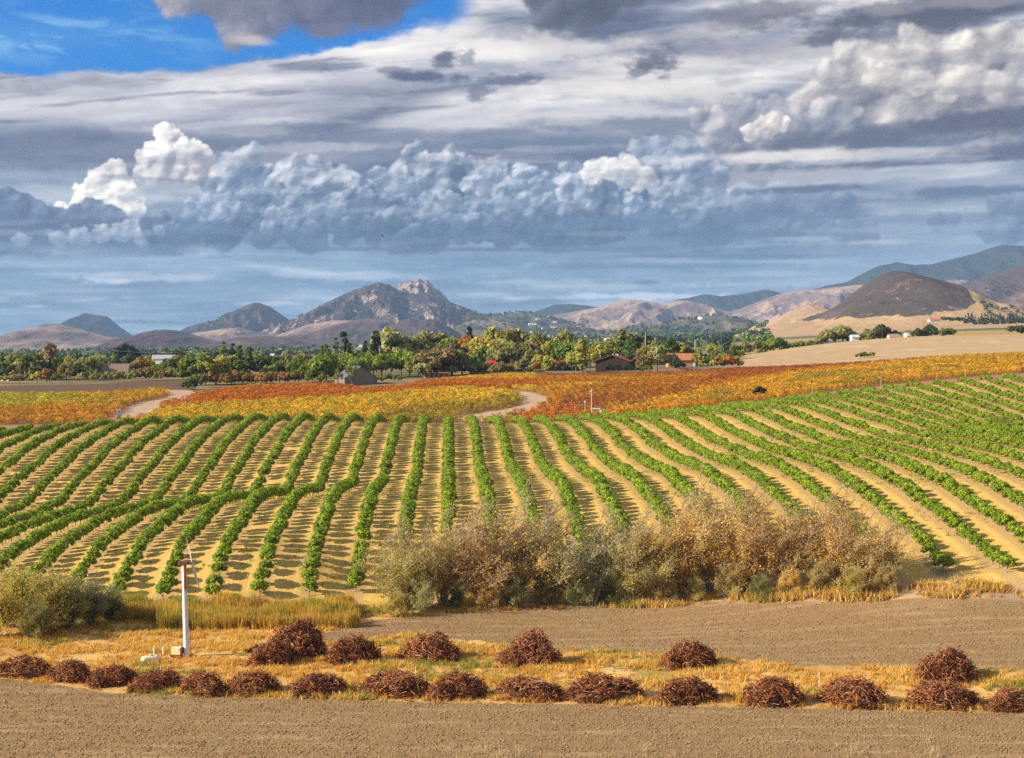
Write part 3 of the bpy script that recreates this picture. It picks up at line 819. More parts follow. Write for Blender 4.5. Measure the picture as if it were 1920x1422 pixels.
Zg = Zg + L3.fbm(Xg / 60, Yg / 60, 3) * .25 * ss(Yg, 420, 600)
idx = np.arange(len(ys) * nt_).reshape(len(ys), nt_)
fc_ = np.stack([idx[:-1, :-1], idx[:-1, 1:], idx[1:, 1:], idx[1:, :-1]], -1).reshape(-1, 4)

gm, b = mat_new("ground_soil_and_straw", 0.95, 0.05)
colA, _ = attr("col"); _, soilA = attr("soil"); _, mulA = attr("mulch")
P_ = wpos(); px_, py_, pz_ = sep(P_)
sm = evec(px_, py_, 0.0)
nA = noise(sm, 1.6, 8, 0.65); nB = noise(sm, 6.0, 5, 0.7); nC = noise(sm, 0.35, 4, 0.55)
base = cmix(1.0, colA, cmix(nA, (.62, .60, .58), (1.40, 1.40, 1.40)), 'MULTIPLY')
# soil: dark clods, straw flecks in drifts
sv = noise(evec(px_ * 1.0, py_ * 1.0), 4.6, 8, 0.80)
soilc = cmix(sstep(sv, 0.36, 0.64), (.145, .084, .036), (.40, .26, .12))
drk = sstep(noise(sm, 7.0, 5, .75), .60, .70)
soilc = cmix(drk * .6, soilc, (.085, .05, .025))
fleck = sstep(noise(evec(px_ * 1.0, py_ * 2.2), 5.5, 4, 0.75), 0.60, 0.66) * sstep(noise(evec(px_ * .25, py_ * 1.0), 0.9, 5, .6), 0.42, 0.66)
soilc = cmix(fleck * .85, soilc, (.66, .47, .22))
soilc = cmix(sstep(noise(evec(px_ * .08, py_ * .7), 1.0, 5, .6), .50, .66) * .45, soilc, (.50, .37, .19))
base = cmix(soilA * 0.82, base, soilc)
# mulch: chopped straw, bare strips under the trees, pale wheel tracks
k_ = (px_ - ROW_T * py_) / ROWS
kn = k_ + (noise(sm, 0.5, 3, .5) - .5) * .10 + 50.0
fr_ = E.m('FRACT', kn)
dist = emin(fr_, 1.0 - fr_)
bare = sstep(0.20 - dist, -0.03, 0.06)
trk = sstep(0.035 - eabs(dist - 0.31), -0.02, 0.03)
strn = noise(evec(px_ * 1.0, py_ * 1.6), 4.2, 6, .72)
mul = cmix(sstep(strn, .36, .62), (.43, .235, .036), (.78, .53, .15))
mul = cmix(sstep(noise(sm, 9.0, 4, .7), .58, .68) * .55, mul, (.24, .12, .03))
mul = cmix(sstep(nC, .50, .72) * .5, mul, (.34, .28, .05))
mul = cmix(sstep(noise(sm, 1.1, 5, .6), .56, .70) * .6, mul, (.46, .20, .04))
mul = cmix(trk * .45, mul, (.72, .50, .22))
mul = cmix(bare * .50, mul, cmix(nA, (.26, .175, .11), (.44, .31, .20)))
base = cmix(mulA, base, mul)
setc(b, base)
bump(b, nA * 0.3 + sv * .6 * soilA + nB * .3 + strn * .8 * mulA, 0.09, 0.8)
me = new_mesh("ground", np.stack([Xg, Yg, Zg], -1), fc_, gm, dict(col=colg.reshape(-1, 3), soil=soilg.ravel(), mulch=mulchg.ravel()), smooth=True)
tag(link("ground", me), kind='structure')
# ------------------------------------------------------------------ hills and mountains
def hill_mat(name, grass, brush, rock, green, g_amt=0.5, r_amt=0.3, t_amt=0.3, sc=1.0, foot=None):
    m, b = mat_new(name, 0.95, 0.05)
    P_ = wpos(); _, at = attr("steep"); _, gu = attr("gully")
    n1 = noise(P_, .0022 * sc, 7, .58, .4); n2 = noise(P_, .011 * sc, 7, .62); n3 = noise(P_, .075 * sc, 6, .72); n4 = noise(vmath('ADD', P_, (900, 300, 0)), .0035 * sc, 7, .6, .5)
    c = cmix(sstep(n1 * .7 + n2 * .3 + at * .22 + gu * .10, .56 - g_amt * .22, .68 - g_amt * .22), grass, brush)
    c = cmix(sstep(n3, .3, .75) * .45, c, tuple(x * .62 for x in brush))
    c = cmix(sstep(n2 * .4 + n3 * .6 + at * .18, .72 - r_amt * .2, .76 - r_amt * .2) * .8, c, rock)
    c = cmix(sstep(n4 * .68 + n3 * .26 - at * .05 + gu * .17, .66 - t_amt * .2, .68 - t_amt * .2) * .92, c, green)
    if foot:
        _, sa = attr('scrub'); c = cmix(sstep(sa + (n3 - .5) * .5, .42, .58), cmix(n2, tuple(x * .75 for x in foot), foot), c)
    setc(b, c); bump(b, n3 * .6 + n2, 14.0 / sc, .8)
    return m
TAN, BRUSH, ROCK, OAK = (.40, .28, .19), (.155, .112, .095), (.50, .41, .33), (.032, .055, .030)
HM = dict(
    tan=hill_mat("dry_grass_hill", TAN, (.20, .14, .11), ROCK, OAK, .35, .0, .12),
    brown=hill_mat("brown_brush_hill", (.21, .135, .105), (.095, .066, .060), ROCK, OAK, .55, .1, .12),
    bishop=hill_mat("rocky_brush_mountain", (.17, .12, .10), (.07, .052, .050), (.46, .34, .27), OAK, .85, .34, .52),
    rocky=hill_mat("bare_rock_peak", (.19, .14, .115), (.10, .075, .065), (.40, .30, .235), (.04, .055, .035), .75, .75, .25, 1.4),
    cone=hill_mat("dark_scrub_cone", (.155, .115, .09), (.085, .066, .055), (.36, .27, .20), (.035, .055, .025), .8, .42, .02, 2.4, foot=(.50, .33, .17)),
    skirt=hill_mat("golden_skirt_slope", (.47, .31, .165), (.36, .24, .14), (.52, .38, .26), (.06, .09, .035), .3, .1, .02, 2.2),
    far=hill_mat("wooded_far_ridge", (.045, .055, .045), (.03, .042, .036), (.07, .07, .06), (.02, .03, .025), .5, .1, .6, .6),
    town=hill_mat("oak_covered_rise", (.24, .18, .12), (.12, .11, .07), (.35, .28, .22), (.030, .055, .028), .5, .05, .62, 1.6),
    pale=hill_mat("pale_grass_hill", (.46, .31, .20), (.20, .14, .12), ROCK, OAK, .30, .0, .02))
def mountain(name, mat, D, pts, front, back, rough=0.6, nx=200, ny=70, gul=1.0, seed=0, base=None, p=1.25, crag=0.0, skew=0.0, foot=None):
    """a ridge with a traced skyline at distance D, falling away in front and behind, cut by gullies"""
    xs = np.array([q[0] for q in pts], float); vs = np.array([q[1] for q in pts], float)
    X0, X1 = (xs[0] - CX) * D / F, (xs[-1] - CX) * D / F
    u = np.linspace(X0, X1, nx); w = np.linspace(-1, 1, ny)
    w = np.sign(w) * np.abs(w) ** 1.25
    U, Wd = np.meshgrid(u, w)
    Yr = np.where(Wd < 0, Wd * front, Wd * back)
    base_z = (hz((X0 + X1) / 2, D) if base is None else base) - 6
    sky = H - (np.interp(u, (xs - CX) * D / F, vs) - VH) * D / F
    s = (front + back) * .5
    prof = lambda q: np.interp(q, u, sky)
    wig = L1.fbm(U / (s * .5) + seed, Yr / (s * .5), 4) * s * .22 * np.abs(Wd) ** .8
    hgt = prof(U + wig + skew * Yr) - base_z
    hgt = np.maximum(hgt, 0)
    a = np.abs(Wd)
    fall = (1 - a) ** p * (1 + a * .55)
    Z = base_z + hgt * np.clip(fall, 0, 1)
    rel = max(hgt.max(), 1)
    gy = L2.ridge(U / (s * .20) + seed, Yr / (s * .55) + seed * .3, 5, .55)
    gul_m = np.clip(a * 3.0, 0, 1) * np.clip((1 - a) * 3, 0, 1) * np.clip(hgt / rel * 1.6, 0, 1)
    Z = Z + (gy - .55) * rel * .34 * rough * gul * gul_m
    Z = Z + L3.fbm(U / (s * .06), Yr / (s * .06) + seed, 5, .6) * rel * .05 * rough * np.clip(hgt / rel * 2, 0, 1) * np.clip(a * 8 + .25, 0, 1)
    if crag:
        cr = L1.ridge(U / 60 + seed, Yr / 60, 5, .65) - .45
        Z = Z + cr * crag * np.clip(hgt / rel * 2 - .3, 0, 1)
    extra = {}
    if foot is not None:
        zl = np.interp(U, [(a - CX) * D / F for a, _ in foot], [b for _, b in foot]) + L1.fbm(U / 60, Yr / 60, 4) * 10
        extra['scrub'] = ss(Z - zl, -8, 8).ravel()
    steep = np.clip(np.abs(np.gradient(Z, axis=0) / (np.abs(np.gradient(Yr, axis=0)) + 1)) * 1.6, 0, 1)
    idx = np.arange(nx * ny).reshape(ny, nx)
    f = np.stack([idx[:-1, :-1], idx[:-1, 1:], idx[1:, 1:], idx[1:, :-1]], -1).reshape(-1, 4)
    me = new_mesh(name, np.stack([U, D + Yr, Z], -1), f, HM[mat], dict(steep=steep.ravel(), gully=np.clip((.55 - gy) * 2.2, 0, 1).ravel() * gul_m.ravel(), **extra), smooth=True)
    o = link(name, me); tag(o, kind='structure')
    return o, (lambda X, Y: None)
mountain("blue_ridge", 'far', 11600, [(900, 646), (985, 590), (1040, 571), (1075, 570), (1110, 574), (1160, 580), (1225, 572), (1280, 560), (1322, 551), (1350, 555), (1400, 550), (1437, 542), (1452, 546), (1500, 560), (1600, 600), (1700, 646)], 1300, 700, seed=1, ny=40)
mountain("high_blue_ridge", 'far', 10800, [(1420, 646), (1480, 560), (1530, 540), (1590, 528), (1625, 508), (1650, 497), (1680, 491), (1695, 494), (1715, 496), (1740, 496), (1780, 487), (1820, 477), (1850, 467), (1878, 459), (1925, 461), (2000, 452), (2100, 480), (2300, 646)], 1900, 1100, seed=2, ny=50, nx=240)
mountain("far_left_peak", 'far', 11500, [(10, 660), (35, 648), (60, 620), (85, 607), (110, 608), (128, 606), (146, 596), (155, 589), (163, 587), (175, 590), (190, 592), (200, 593), (208, 599), (222, 611), (240, 624), (255, 634), (290, 660)], 1300, 900, seed=3, crag=8)
mountain("left_peak", 'bishop', 9600, [(310, 650), (335, 625), (360, 612), (380, 606), (410, 600), (430, 588), (450, 578), (470, 570), (480, 566), (492, 570), (508, 576), (522, 586), (545, 602), (575, 615), (640, 650)], 1500, 900, seed=4, crag=10)
mountain("rocky_summit", 'rocky', 9100, [(660, 640), (700, 580), (735, 548), (748, 533), (760, 530), (770, 526), (778, 527), (785, 523), (795, 529), (803, 526), (812, 538), (825, 546), (838, 560), (860, 590), (900, 640)], 700, 600, seed=5, crag=26, nx=160, p=.9)
mountain("main_mountain", 'bishop', 8500, [(500, 650), (530, 615), (560, 600), (575, 588), (600, 574), (625, 561), (650, 550), (672, 541), (690, 534), (712, 530), (728, 534), (745, 543), (765, 550), (800, 553), (830, 560), (850, 569), (880, 580), (910, 592), (945, 604), (990, 622), (1050, 650)], 1500, 900, seed=6, crag=14, nx=300, ny=100, rough=.75)
mountain("right_shoulder", 'town', 7600, [(820, 650), (860, 610), (890, 596), (930, 592), (960, 586), (1000, 588), (1040, 598), (1090, 612), (1160, 626), (1230, 650)], 1300, 900, seed=7)
mountain("tan_left_hill", 'tan', 7400, [(-120, 660), (-60, 632), (0, 630), (40, 625), (60, 616), (90, 609), (120, 610), (160, 620), (200, 632), (240, 640), (290, 652), (310, 662)], 1300, 800, seed=8, nx=160)
mountain("tan_middle_hill", 'pale', 7600, [(300, 655), (340, 634), (370, 624), (410, 618), (450, 614), (500, 628), (540, 624), (580, 608), (620, 601), (660, 601), (700, 614), (760, 648), (780, 655)], 1200, 700, seed=9, nx=160)
mountain("round_brown_hill", 'brown', 5600, [(140, 668), (190, 655), (230, 640), (265, 625), (290, 619), (310, 618), (335, 620), (365, 628), (400, 638), (440, 652), (480, 668)], 900, 600, seed=10, nx=140)
mountain("brown_knoll", 'brown', 6600, [(360, 665), (410, 640), (450, 630), (480, 628), (520, 632), (560, 628), (600, 618), (640, 606), (680, 598), (706, 596), (730, 600), (760, 612), (800, 634), (850, 662)], 900, 600, seed=11)
mountain("dark_knoll", 'brown', 6200, [(640, 668), (690, 640), (730, 612), (752, 601), (772, 597), (788, 602), (806, 598), (822, 602), (850, 618), (875, 634), (900, 645), (950, 668)], 800, 600, seed=12, gul=1.5, rough=.5)
mountain("low_knolls", 'brown', 5200, [(330, 668), (400, 648), (450, 636), (500, 630), (550, 634), (600, 642), (640, 650), (700, 668)], 700, 500, seed=13, nx=140)
mountain("middle_tan_hills", 'pale', 10500, [(940, 645), (1000, 600), (1030, 592), (1070, 586), (1100, 580), (1125, 575), (1150, 568), (1175, 562), (1200, 563), (1240, 569), (1270, 564), (1290, 564), (1320, 572), (1360, 584), (1400, 590), (1440, 600), (1500, 646)], 2400, 900, seed=14, nx=260, ny=90, gul=1.2, rough=.7)
mountain("right_tan_hills", 'pale', 10000, [(1250, 646), (1300, 604), (1350, 590), (1390, 578), (1430, 562), (1460, 552), (1500, 545), (1540, 541), (1590, 536), (1640, 532), (1700, 545), (1800, 560), (1900, 646)], 2600, 900, seed=15, nx=260, ny=90, gul=1.2, rough=.7)
mountain("small_tan_hill", 'pale', 7600, [(1680, 610), (1740, 540), (1775, 526), (1790, 524), (1810, 525), (1840, 540), (1900, 590), (1950, 610)], 900, 500, seed=16, nx=100)
mountain("right_brown_mountain", 'brown', 6400, [(1700, 620), (1770, 545), (1800, 533), (1840, 522), (1870, 511), (1900, 501), (1925, 493), (1980, 470), (2100, 440), (2300, 500), (2500, 630)], 1500, 900, seed=17, nx=240, ny=80, rough=.7)
mountain("town_rise", 'town', 6000, [(940, 655), (1000, 625), (1060, 615), (1120, 622), (1180, 616), (1230, 610), (1260, 603), (1300, 597), (1335, 592), (1375, 592), (1400, 600), (1440, 610), (1500, 655)], 900, 600, seed=18, nx=220)
mountain("little_tan_mound", 'skirt', 4000, [(1390, 640), (1430, 615), (1470, 592), (1490, 580), (1515, 571), (1535, 572), (1560, 585), (1600, 610), (1640, 640)], 500, 400, seed=19, nx=120, base=75)
mountain("cone_skirt", 'skirt', 3300, [(1330, 655), (1400, 628), (1450, 612), (1500, 604), (1560, 600), (1620, 600), (1700, 590), (1780, 560), (1800, 556), (1830, 566), (1870, 580), (1925, 592), (2000, 606), (2150, 640)], 700, 600, seed=20, nx=200, ny=70, rough=.14, base=40, p=.75)
mountain("scrub_cone", 'cone', 3250, [(1460, 640), (1500, 612), (1535, 596), (1576, 573), (1613, 544), (1641, 523), (1655, 514), (1670, 510), (1691, 508), (1717, 514), (1753, 528), (1785, 547), (1805, 557), (1830, 567), (1870, 582), (1910, 600), (1950, 640)], 560, 520, seed=21, nx=220, ny=110, rough=.12, base=62, p=1.0, foot=[(1500, 88), (1566, 90), (1660, 94), (1700, 104), (1725, 118), (1745, 138), (1762, 165), (1775, 230), (1950, 500)])
# ------------------------------------------------------------------ foliage
def leaf_mat(name, trans=0.35, rough=0.6, obj_col=False, inst=False, stops=None, var=0.5, warm=(1.25, 1.05, .6)):
    """leaves whose colour differs leaf by leaf (attribute tint) and plant by plant"""
    m = bpy.data.materials.new(name); m.use_nodes = True; E.nt = m.node_tree
    n = m.node_tree.nodes; b = n['Principled BSDF']; b.inputs['Roughness'].default_value = rough
    b.inputs['Specular IOR Level'].default_value = .25
    _, t = attr('tint')
    if inst: basec, _ = attr('icol', 'INSTANCER')
    elif obj_col:
        oi = n.new('ShaderNodeObjectInfo'); basec = E(oi.outputs['Color'])
    if stops: c = crampn(t, stops)
    else:
        dk = cmix(1.0, basec, tuple([1 - var] * 3), 'MULTIPLY'); lt = cmix(1.0, basec, tuple(min(w * (1 + var * .6), 1.0) if False else w * (1 + var * .5) for w in warm), 'MULTIPLY')
        c = cmix(t, dk, lt)
    setc(b, c)
    tr_ = n.new('ShaderNodeBsdfTranslucent'); mx = n.new('ShaderNodeMixShader'); mx.inputs[0].default_value = trans
    E.nt.links.new(cmix(1.0, c, (1.1, 1.15, .6), 'MULTIPLY').s, tr_.inputs[0])
    E.nt.links.new(b.outputs[0], mx.inputs[1]); E.nt.links.new(tr_.outputs[0], mx.inputs[2])
    E.nt.links.new(mx.outputs[0], n['Material Output'].inputs[0])
    return m
def unit(v): return v / np.maximum(np.linalg.norm(v, axis=-1, keepdims=True), 1e-6)
def kites(P, N, L, W, rng, along=None):
    """leaf shapes: at P, facing N, length L, width W"""
    n = len(P)
    a = rng.normal(size=(n, 3)) if along is None else along + rng.normal(size=(n, 3)) * .35
    a = unit(a - (a * N).sum(-1, keepdims=True) * N); c = np.cross(N, a)
    L = np.broadcast_to(L, (n,))[:, None]; W = np.broadcast_to(W, (n,))[:, None]
    v = np.stack([P - a * L * .5, P + c * W * .5 + a * L * .05, P + a * L * .5 + N * L * .08, P - c * W * .5 + a * L * .05], 1).reshape(-1, 3)
    f = np.arange(n * 4).reshape(n, 4)
    return v, f
def lobes_crown(rng, n_lobes, leaves, rx, ry, h0, h1, size, shape='round', core=True, droop=0.0, lr=(.30, .48), core_t=.12):
    """crown made of overlapping leafy lobes; returns verts, faces, tint"""
    C = []; R = []
    hh = (h1 - h0) / 2; cz_ = (h0 + h1) / 2
    for i in range(n_lobes):
        if shape == 'cone':
            f = rng.random() ** .8; z = h0 + (h1 - h0) * f; rad = (1 - f * .92) * rx
            a = rng.random() * 6.283; d = rad * (.35 + .5 * rng.random())
            C.append((math.cos(a) * d, math.sin(a) * d, z)); R.append(max(rad * .5, rx * .13))
        elif shape == 'column':
            f = rng.random(); z = h0 + (h1 - h0) * (.08 + .84 * f); rad = rx * math.sin(math.pi * (.15 + .75 * f)) ** .6
            a = rng.random() * 6.283; d = rad * .5 * rng.random()
            C.append((math.cos(a) * d, math.sin(a) * d, z)); R.append(rad * .55 + .05 * rx)
        else:
            v = unit(rng.normal(size=3)); v[2] = abs(v[2]) * 1.15 - .38
            s = .50 + .28 * rng.random()
            C.append((v[0] * rx * s, v[1] * ry * s, cz_ + v[2] * hh * s * (1.05 if shape == 'round' else 1.3)))
            R.append(min(rx, hh * 1.2) * rng.uniform(*lr))
    C = np.array(C); R = np.array(R)
    i = rng.integers(0, n_lobes, leaves)
    D = unit(rng.normal(size=(leaves, 3))); D[:, 2] = np.where(D[:, 2] < -.3, -D[:, 2], D[:, 2])
    Pp = C[i] + D * (R[i] * rng.uniform(.72, 1.12, leaves))[:, None]
    Pp[:, 2] -= droop * rng.random(leaves) * (1 - D[:, 2])
    Nn = unit(D + rng.normal(size=D.shape) * .55)
    v, f = kites(Pp, Nn, size * rng.uniform(.7, 1.3, leaves), size * .8 * rng.uniform(.7, 1.3, leaves), rng)
    lobe_t = rng.random(n_lobes) * .5
    t = np.repeat(np.clip(lobe_t[i] + rng.random(leaves) * .5, 0, 1), 4)
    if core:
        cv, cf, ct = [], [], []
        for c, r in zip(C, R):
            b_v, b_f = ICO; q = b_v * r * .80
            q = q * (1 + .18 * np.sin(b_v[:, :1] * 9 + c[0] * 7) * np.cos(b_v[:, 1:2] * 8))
            cf.append(b_f + sum(len(x) for x in cv)); cv.append(q + c); ct.append(np.full(len(q), core_t))  # inner core takes a dark tint for the shade inside the crown
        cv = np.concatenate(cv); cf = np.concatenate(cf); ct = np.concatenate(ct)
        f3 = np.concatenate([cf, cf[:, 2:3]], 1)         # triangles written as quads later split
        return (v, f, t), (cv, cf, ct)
    return (v, f, t), None
def _ico():
    import bmesh
    bm = bmesh.new(); bmesh.ops.create_icosphere(bm, subdivisions=1, radius=1.0)
    v = np.array([q.co[:] for q in bm.verts]); f = np.array([[w.index for w in p.verts] for p in bm.faces]); bm.free()
    return v, f
ICO = _ico()
def tri_mesh(name, parts, mat):
    """join quad and triangle shells [(v, f, tint)] as one triangle mesh"""
    V, Fc, T = [], [], []; o = 0
    for v, f, t in parts:
        if f.shape[1] == 4: f = np.concatenate([f[:, [0, 1, 2]], f[:, [0, 2, 3]]])
        V.append(v); Fc.append(f + o); T.append(t); o += len(v)
    return new_mesh(name, np.concatenate(V), np.concatenate(Fc), mat, dict(tint=np.concatenate(T)))
def tube(pts, rad, sides=4):
    pts = np.asarray(pts, float); n = len(pts); rad = np.broadcast_to(rad, (n,))
    d = np.gradient(pts, axis=0); d = unit(d)
    up = np.where(np.abs(d[:, 2:3]) > .9, [[1.0, 0, 0]], [[0, 0, 1.0]])
    a = unit(np.cross(d, up)); b = np.cross(d, a)
    ang = np.arange(sides) / sides * 2 * np.pi
    v = (pts[:, None] + (a[:, None] * np.cos(ang)[None, :, None] + b[:, None] * np.sin(ang)[None, :, None]) * rad[:, None, None]).reshape(-1, 3)
    f = []
    for i in range(n - 1):
        for j in range(sides):
            f.append((i * sides + j, i * sides + (j + 1) % sides, (i + 1) * sides + (j + 1) % sides, (i + 1) * sides + j))
    return v, np.array(f), np.full(len(v), .5)
def scatter(name, label, cat, templates, pts, rot, scale, var, icol, mats, kind='stuff'):
    """one object: the template shells plus loose points on which geometry nodes repeat them"""
    V, Fc, T, TID, PT = [], [], [], [], []; o = 0
    for i, parts in enumerate(templates):
        for v, f, t in parts:
            if f.shape[1] == 4: f = np.concatenate([f[:, [0, 1, 2]], f[:, [0, 2, 3]]])
            V.append(v); Fc.append(f + o); T.append(t); TID.append(np.full(len(v), i)); PT.append(np.zeros(len(v))); o += len(v)
    n = len(pts); V.append(pts); T.append(np.zeros(n)); TID.append(np.asarray(var, float)); PT.append(np.ones(n))
    full = lambda a, fill: np.concatenate([np.full(o, fill, float), np.asarray(a, float)])
    ic = np.concatenate([np.ones((o, 3)) * .5, np.asarray(icol)])
    me = new_mesh(name, np.concatenate(V), np.concatenate(Fc), None, dict(tint=np.concatenate(T), tid=np.concatenate(TID), pt=np.concatenate(PT), irot=full(rot, 0), iscale=full(scale, 1), icol=ic))
    for m in mats: me.materials.append(m)
    ob = link(name, me)
    ng = bpy.data.node_groups.new(name, 'GeometryNodeTree')
    ng.interface.new_socket('Geometry', in_out='INPUT', socket_type='NodeSocketGeometry'); ng.interface.new_socket('Geometry', in_out='OUTPUT', socket_type='NodeSocketGeometry')
    N = ng.nodes; gi = N.new('NodeGroupInput'); go = N.new('NodeGroupOutput'); Lk = ng.links.new
    def na(nm):
        q = N.new('GeometryNodeInputNamedAttribute'); q.data_type = 'FLOAT'; q.inputs[0].default_value = nm; return q.outputs[0]
    def cmpn(sock, val):
        q = N.new('FunctionNodeCompare'); q.data_type = 'FLOAT'; q.operation = 'EQUAL'; q.inputs['Epsilon'].default_value = .4
        Lk(sock, q.inputs[0]); q.inputs[1].default_value = val; return q.outputs[0]
    s0 = N.new('GeometryNodeSeparateGeometry'); s0.domain = 'POINT'; Lk(gi.outputs[0], s0.inputs[0]); Lk(cmpn(na('pt'), 1.0), s0.inputs[1])
    jn = N.new('GeometryNodeJoinGeometry')
    for i in range(len(templates)):
        a = N.new('GeometryNodeSeparateGeometry'); a.domain = 'POINT'; Lk(s0.outputs[0], a.inputs[0]); Lk(cmpn(na('tid'), float(i)), a.inputs[1])
        b = N.new('GeometryNodeSeparateGeometry'); b.domain = 'POINT'; Lk(s0.outputs[1], b.inputs[0]); Lk(cmpn(na('tid'), float(i)), b.inputs[1])
        ip = N.new('GeometryNodeInstanceOnPoints'); Lk(a.outputs[0], ip.inputs['Points']); Lk(b.outputs[0], ip.inputs['Instance'])
        cx = N.new('ShaderNodeCombineXYZ'); Lk(na('irot'), cx.inputs[2])
        e2r = N.new('FunctionNodeEulerToRotation'); Lk(cx.outputs[0], e2r.inputs[0]); Lk(e2r.outputs[0], ip.inputs['Rotation'])
        c3 = N.new('ShaderNodeCombineXYZ')
        for j in range(3): Lk(na('iscale'), c3.inputs[j])
        Lk(c3.outputs[0], ip.inputs['Scale']); Lk(ip.outputs[0], jn.inputs[0])
    Lk(jn.outputs[0], go.inputs[0])
    md = ob.modifiers.new(name, 'NODES'); md.node_group = ng
    tag(ob, label, cat, kind=kind)
    return ob
bark, b = mat_new("bark", .9, .1)
setc(b, cmix(noise(opos(), 6.0, 6, .6), (.10, .075, .055), (.24, .19, .14)))

# ------------------------------------------------------------------ orchard
orch_mat = leaf_mat("orchard_leaves", .30, .45, stops=[(0.0, (.055, .09, .008)), (.35, (.18, .265, .013)), (.7, (.37, .47, .022)), (1.0, (.68, .72, .05))])
orch_yel = leaf_mat("yellowing_orchard_leaves", .30, .5, stops=[(0.0, (.05, .10, .012)), (.4, (.16, .22, .02)), (.75, (.36, .36, .03)), (1.0, (.52, .44, .05))])
stem_mat, b = mat_new("pale_stem", .8, .2); setc(b, cmix(noise(opos(), 8, 4), (.22, .17, .12), (.42, .36, .28)))
crowns = []
for i in range(6):
    r = np.random.default_rng(100 + i)
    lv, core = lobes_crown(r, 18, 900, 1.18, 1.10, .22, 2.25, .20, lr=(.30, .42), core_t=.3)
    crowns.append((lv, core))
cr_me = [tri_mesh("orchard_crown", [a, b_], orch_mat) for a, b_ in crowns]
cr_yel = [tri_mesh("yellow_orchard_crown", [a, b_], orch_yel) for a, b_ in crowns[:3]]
tv, tf, tt = tube([(0, 0, -.15), (.02, .01, .4), (0, .03, 1.1)], [.09, .075, .05], 5)
tv2, tf2, tt2 = tube([(0.0, .01, .35), (.25, .1, .75), (.4, .2, 1.2)], [.05, .04, .03], 4)
trunk_me = tri_mesh("orchard_trunk", [(tv, tf, tt), (tv2, tf2, tt2)], stem_mat)
pos = []
rg = np.random.default_rng(3)
for k in range(-21, 30):
    yf, yb = float(orch_front(k)), float(orch_back(k))
    n = int((yb - yf) / 2.3)
    for j in range(n + 1):
        if rg.random() < .008: continue
        y = yf + j * 2.3 + rg.uniform(-.2, .2)
        x = k * ROWS + ROW_T * y + rg.uniform(-.14, .14)
        if abs(x / y) > .400: continue
        yel = L3.n(np.array(x / 7.0), np.array(y / 9.0)) > .42
        pos.append((y, x, k, j, bool(yel) and rg.random() < .8, n))
pos.sort()
inframe = [p for p in pos if -.371 < p[1] / p[0] < .371]
ind = inframe[:300]; inds = set((p[2], p[3]) for p in ind)
ks = sorted(set(p[2] for p in ind))
for (y, x, k, j, yel, n) in ind:
    z = float(hz(x, y))
    root = link("orchard_tree", None, loc=(x, y, z), rot=(0, 0, rg.choice([0, math.pi]) + rg.normal() * .2), scale=rg.uniform(.90, 1.12))
    if k <= -2: rw = "%s row left of the willow thicket" % ordn(-1 - k)
    elif k >= 10: rw = "%s row right of the willow thicket" % ordn(k - 9)
    else: rw = "%s row behind the willow thicket" % ordn(k + 2)
    lab = "%s %s orchard tree from the near end, %s" % (ordn(j + 1), "yellowing" if yel else "green", rw)
    tag(root, lab, "tree", "orchard trees in long rows")
    link("crown", rg.choice(cr_yel if yel else cr_me), root); link("trunk", trunk_me, root)
rest = [p for p in pos if (p[2], p[3]) not in inds]
P3 = np.array([(x, y, float(hz(x, y))) for (y, x, *_r) in rest])
vr = np.array([(rg.integers(6, 9) if r_[4] else rg.integers(0, 6)) for r_ in rest])
def with_mat(parts): return parts
# two objects so that each keeps one leaf material: green trees and yellowing trees
for nm, lab, mt, sel, base in (("orchard_tree_rows", "rows of green orchard trees running over the far hillside", orch_mat, vr < 6, 0), ("yellowing_orchard_trees", "yellowing orchard trees scattered through the far rows", orch_yel, vr >= 6, 6)):
    tm = [[crowns[i][0], crowns[i][1], (tv, tf, tt)] for i in (range(6) if base == 0 else range(3))]
    q = P3[sel]; kk = np.array([r_[2] for r_ in rest])[sel]
    scatter(nm, lab, "orchard", tm, q, rg.choice([0, math.pi], len(q)) + rg.normal(size=len(q)) * .2, rg.uniform(.92, 1.14, len(q)) * np.where(kk > 12, .88, 1.0), vr[sel] - base, np.ones((len(q), 3)) * .5, [mt])

# ------------------------------------------------------------------ autumn vines
vine_mat = leaf_mat("autumn_vine_leaves", .35, .6, inst=True, var=.42, warm=(1.2, 1.1, .8))
vt = []
for i in range(4):
    r = np.random.default_rng(300 + i)
    n = 84
    Pp = np.stack([r.normal(size=n) * .42, r.normal(size=n) * .55, .45 + r.random(n) ** .7 * 1.25], 1)
    Nn = unit(np.stack([Pp[:, 0], Pp[:, 1], (Pp[:, 2] - .7)], 1) + r.normal(size=(n, 3)) * .5)
    v, f = kites(Pp, Nn, r.uniform(.18, .34, n), r.uniform(.16, .30, n), r)
    sv_, sf_, st_ = tube([(0, 0, -.1), (.02, 0, .9)], [.05, .035], 3)
    vt.append([(v, f, np.repeat(r.random(n), 4)), (sv_, sf_, st_ * 0)])
gx_, gy_ = np.meshgrid(np.arange(-260, 262, 2.2), np.arange(386, 640, 1.25))
gx_ = gx_ + (gy_ * ROW_T * 1.0)
vx = (gx_ + rg.uniform(-1, 1, gx_.shape) * np.where(gx_ / gy_ > .02, .35, 1.0)).ravel(); vy = (gy_ + rg.uniform(-.4, .4, gy_.shape)).ravel()
tt_ = vx / vy
keep = (np.abs(tt_) < .40) & (vy > orch_back(row_k(vx, vy)) + 7) & (vy < vine_far(tt_) - 1.5) & (road_mask(vx, vy) < .05) & (np.hypot(vx + 112.6, (vy - 393) * .5) > 2.6) & (rg.random(len(vx)) > .05)
vx, vy = vx[keep], vy[keep]; vz = hz(vx, vy)
ix = CX + F * vx / vy; iv = VH + F * (H - vz) / vy
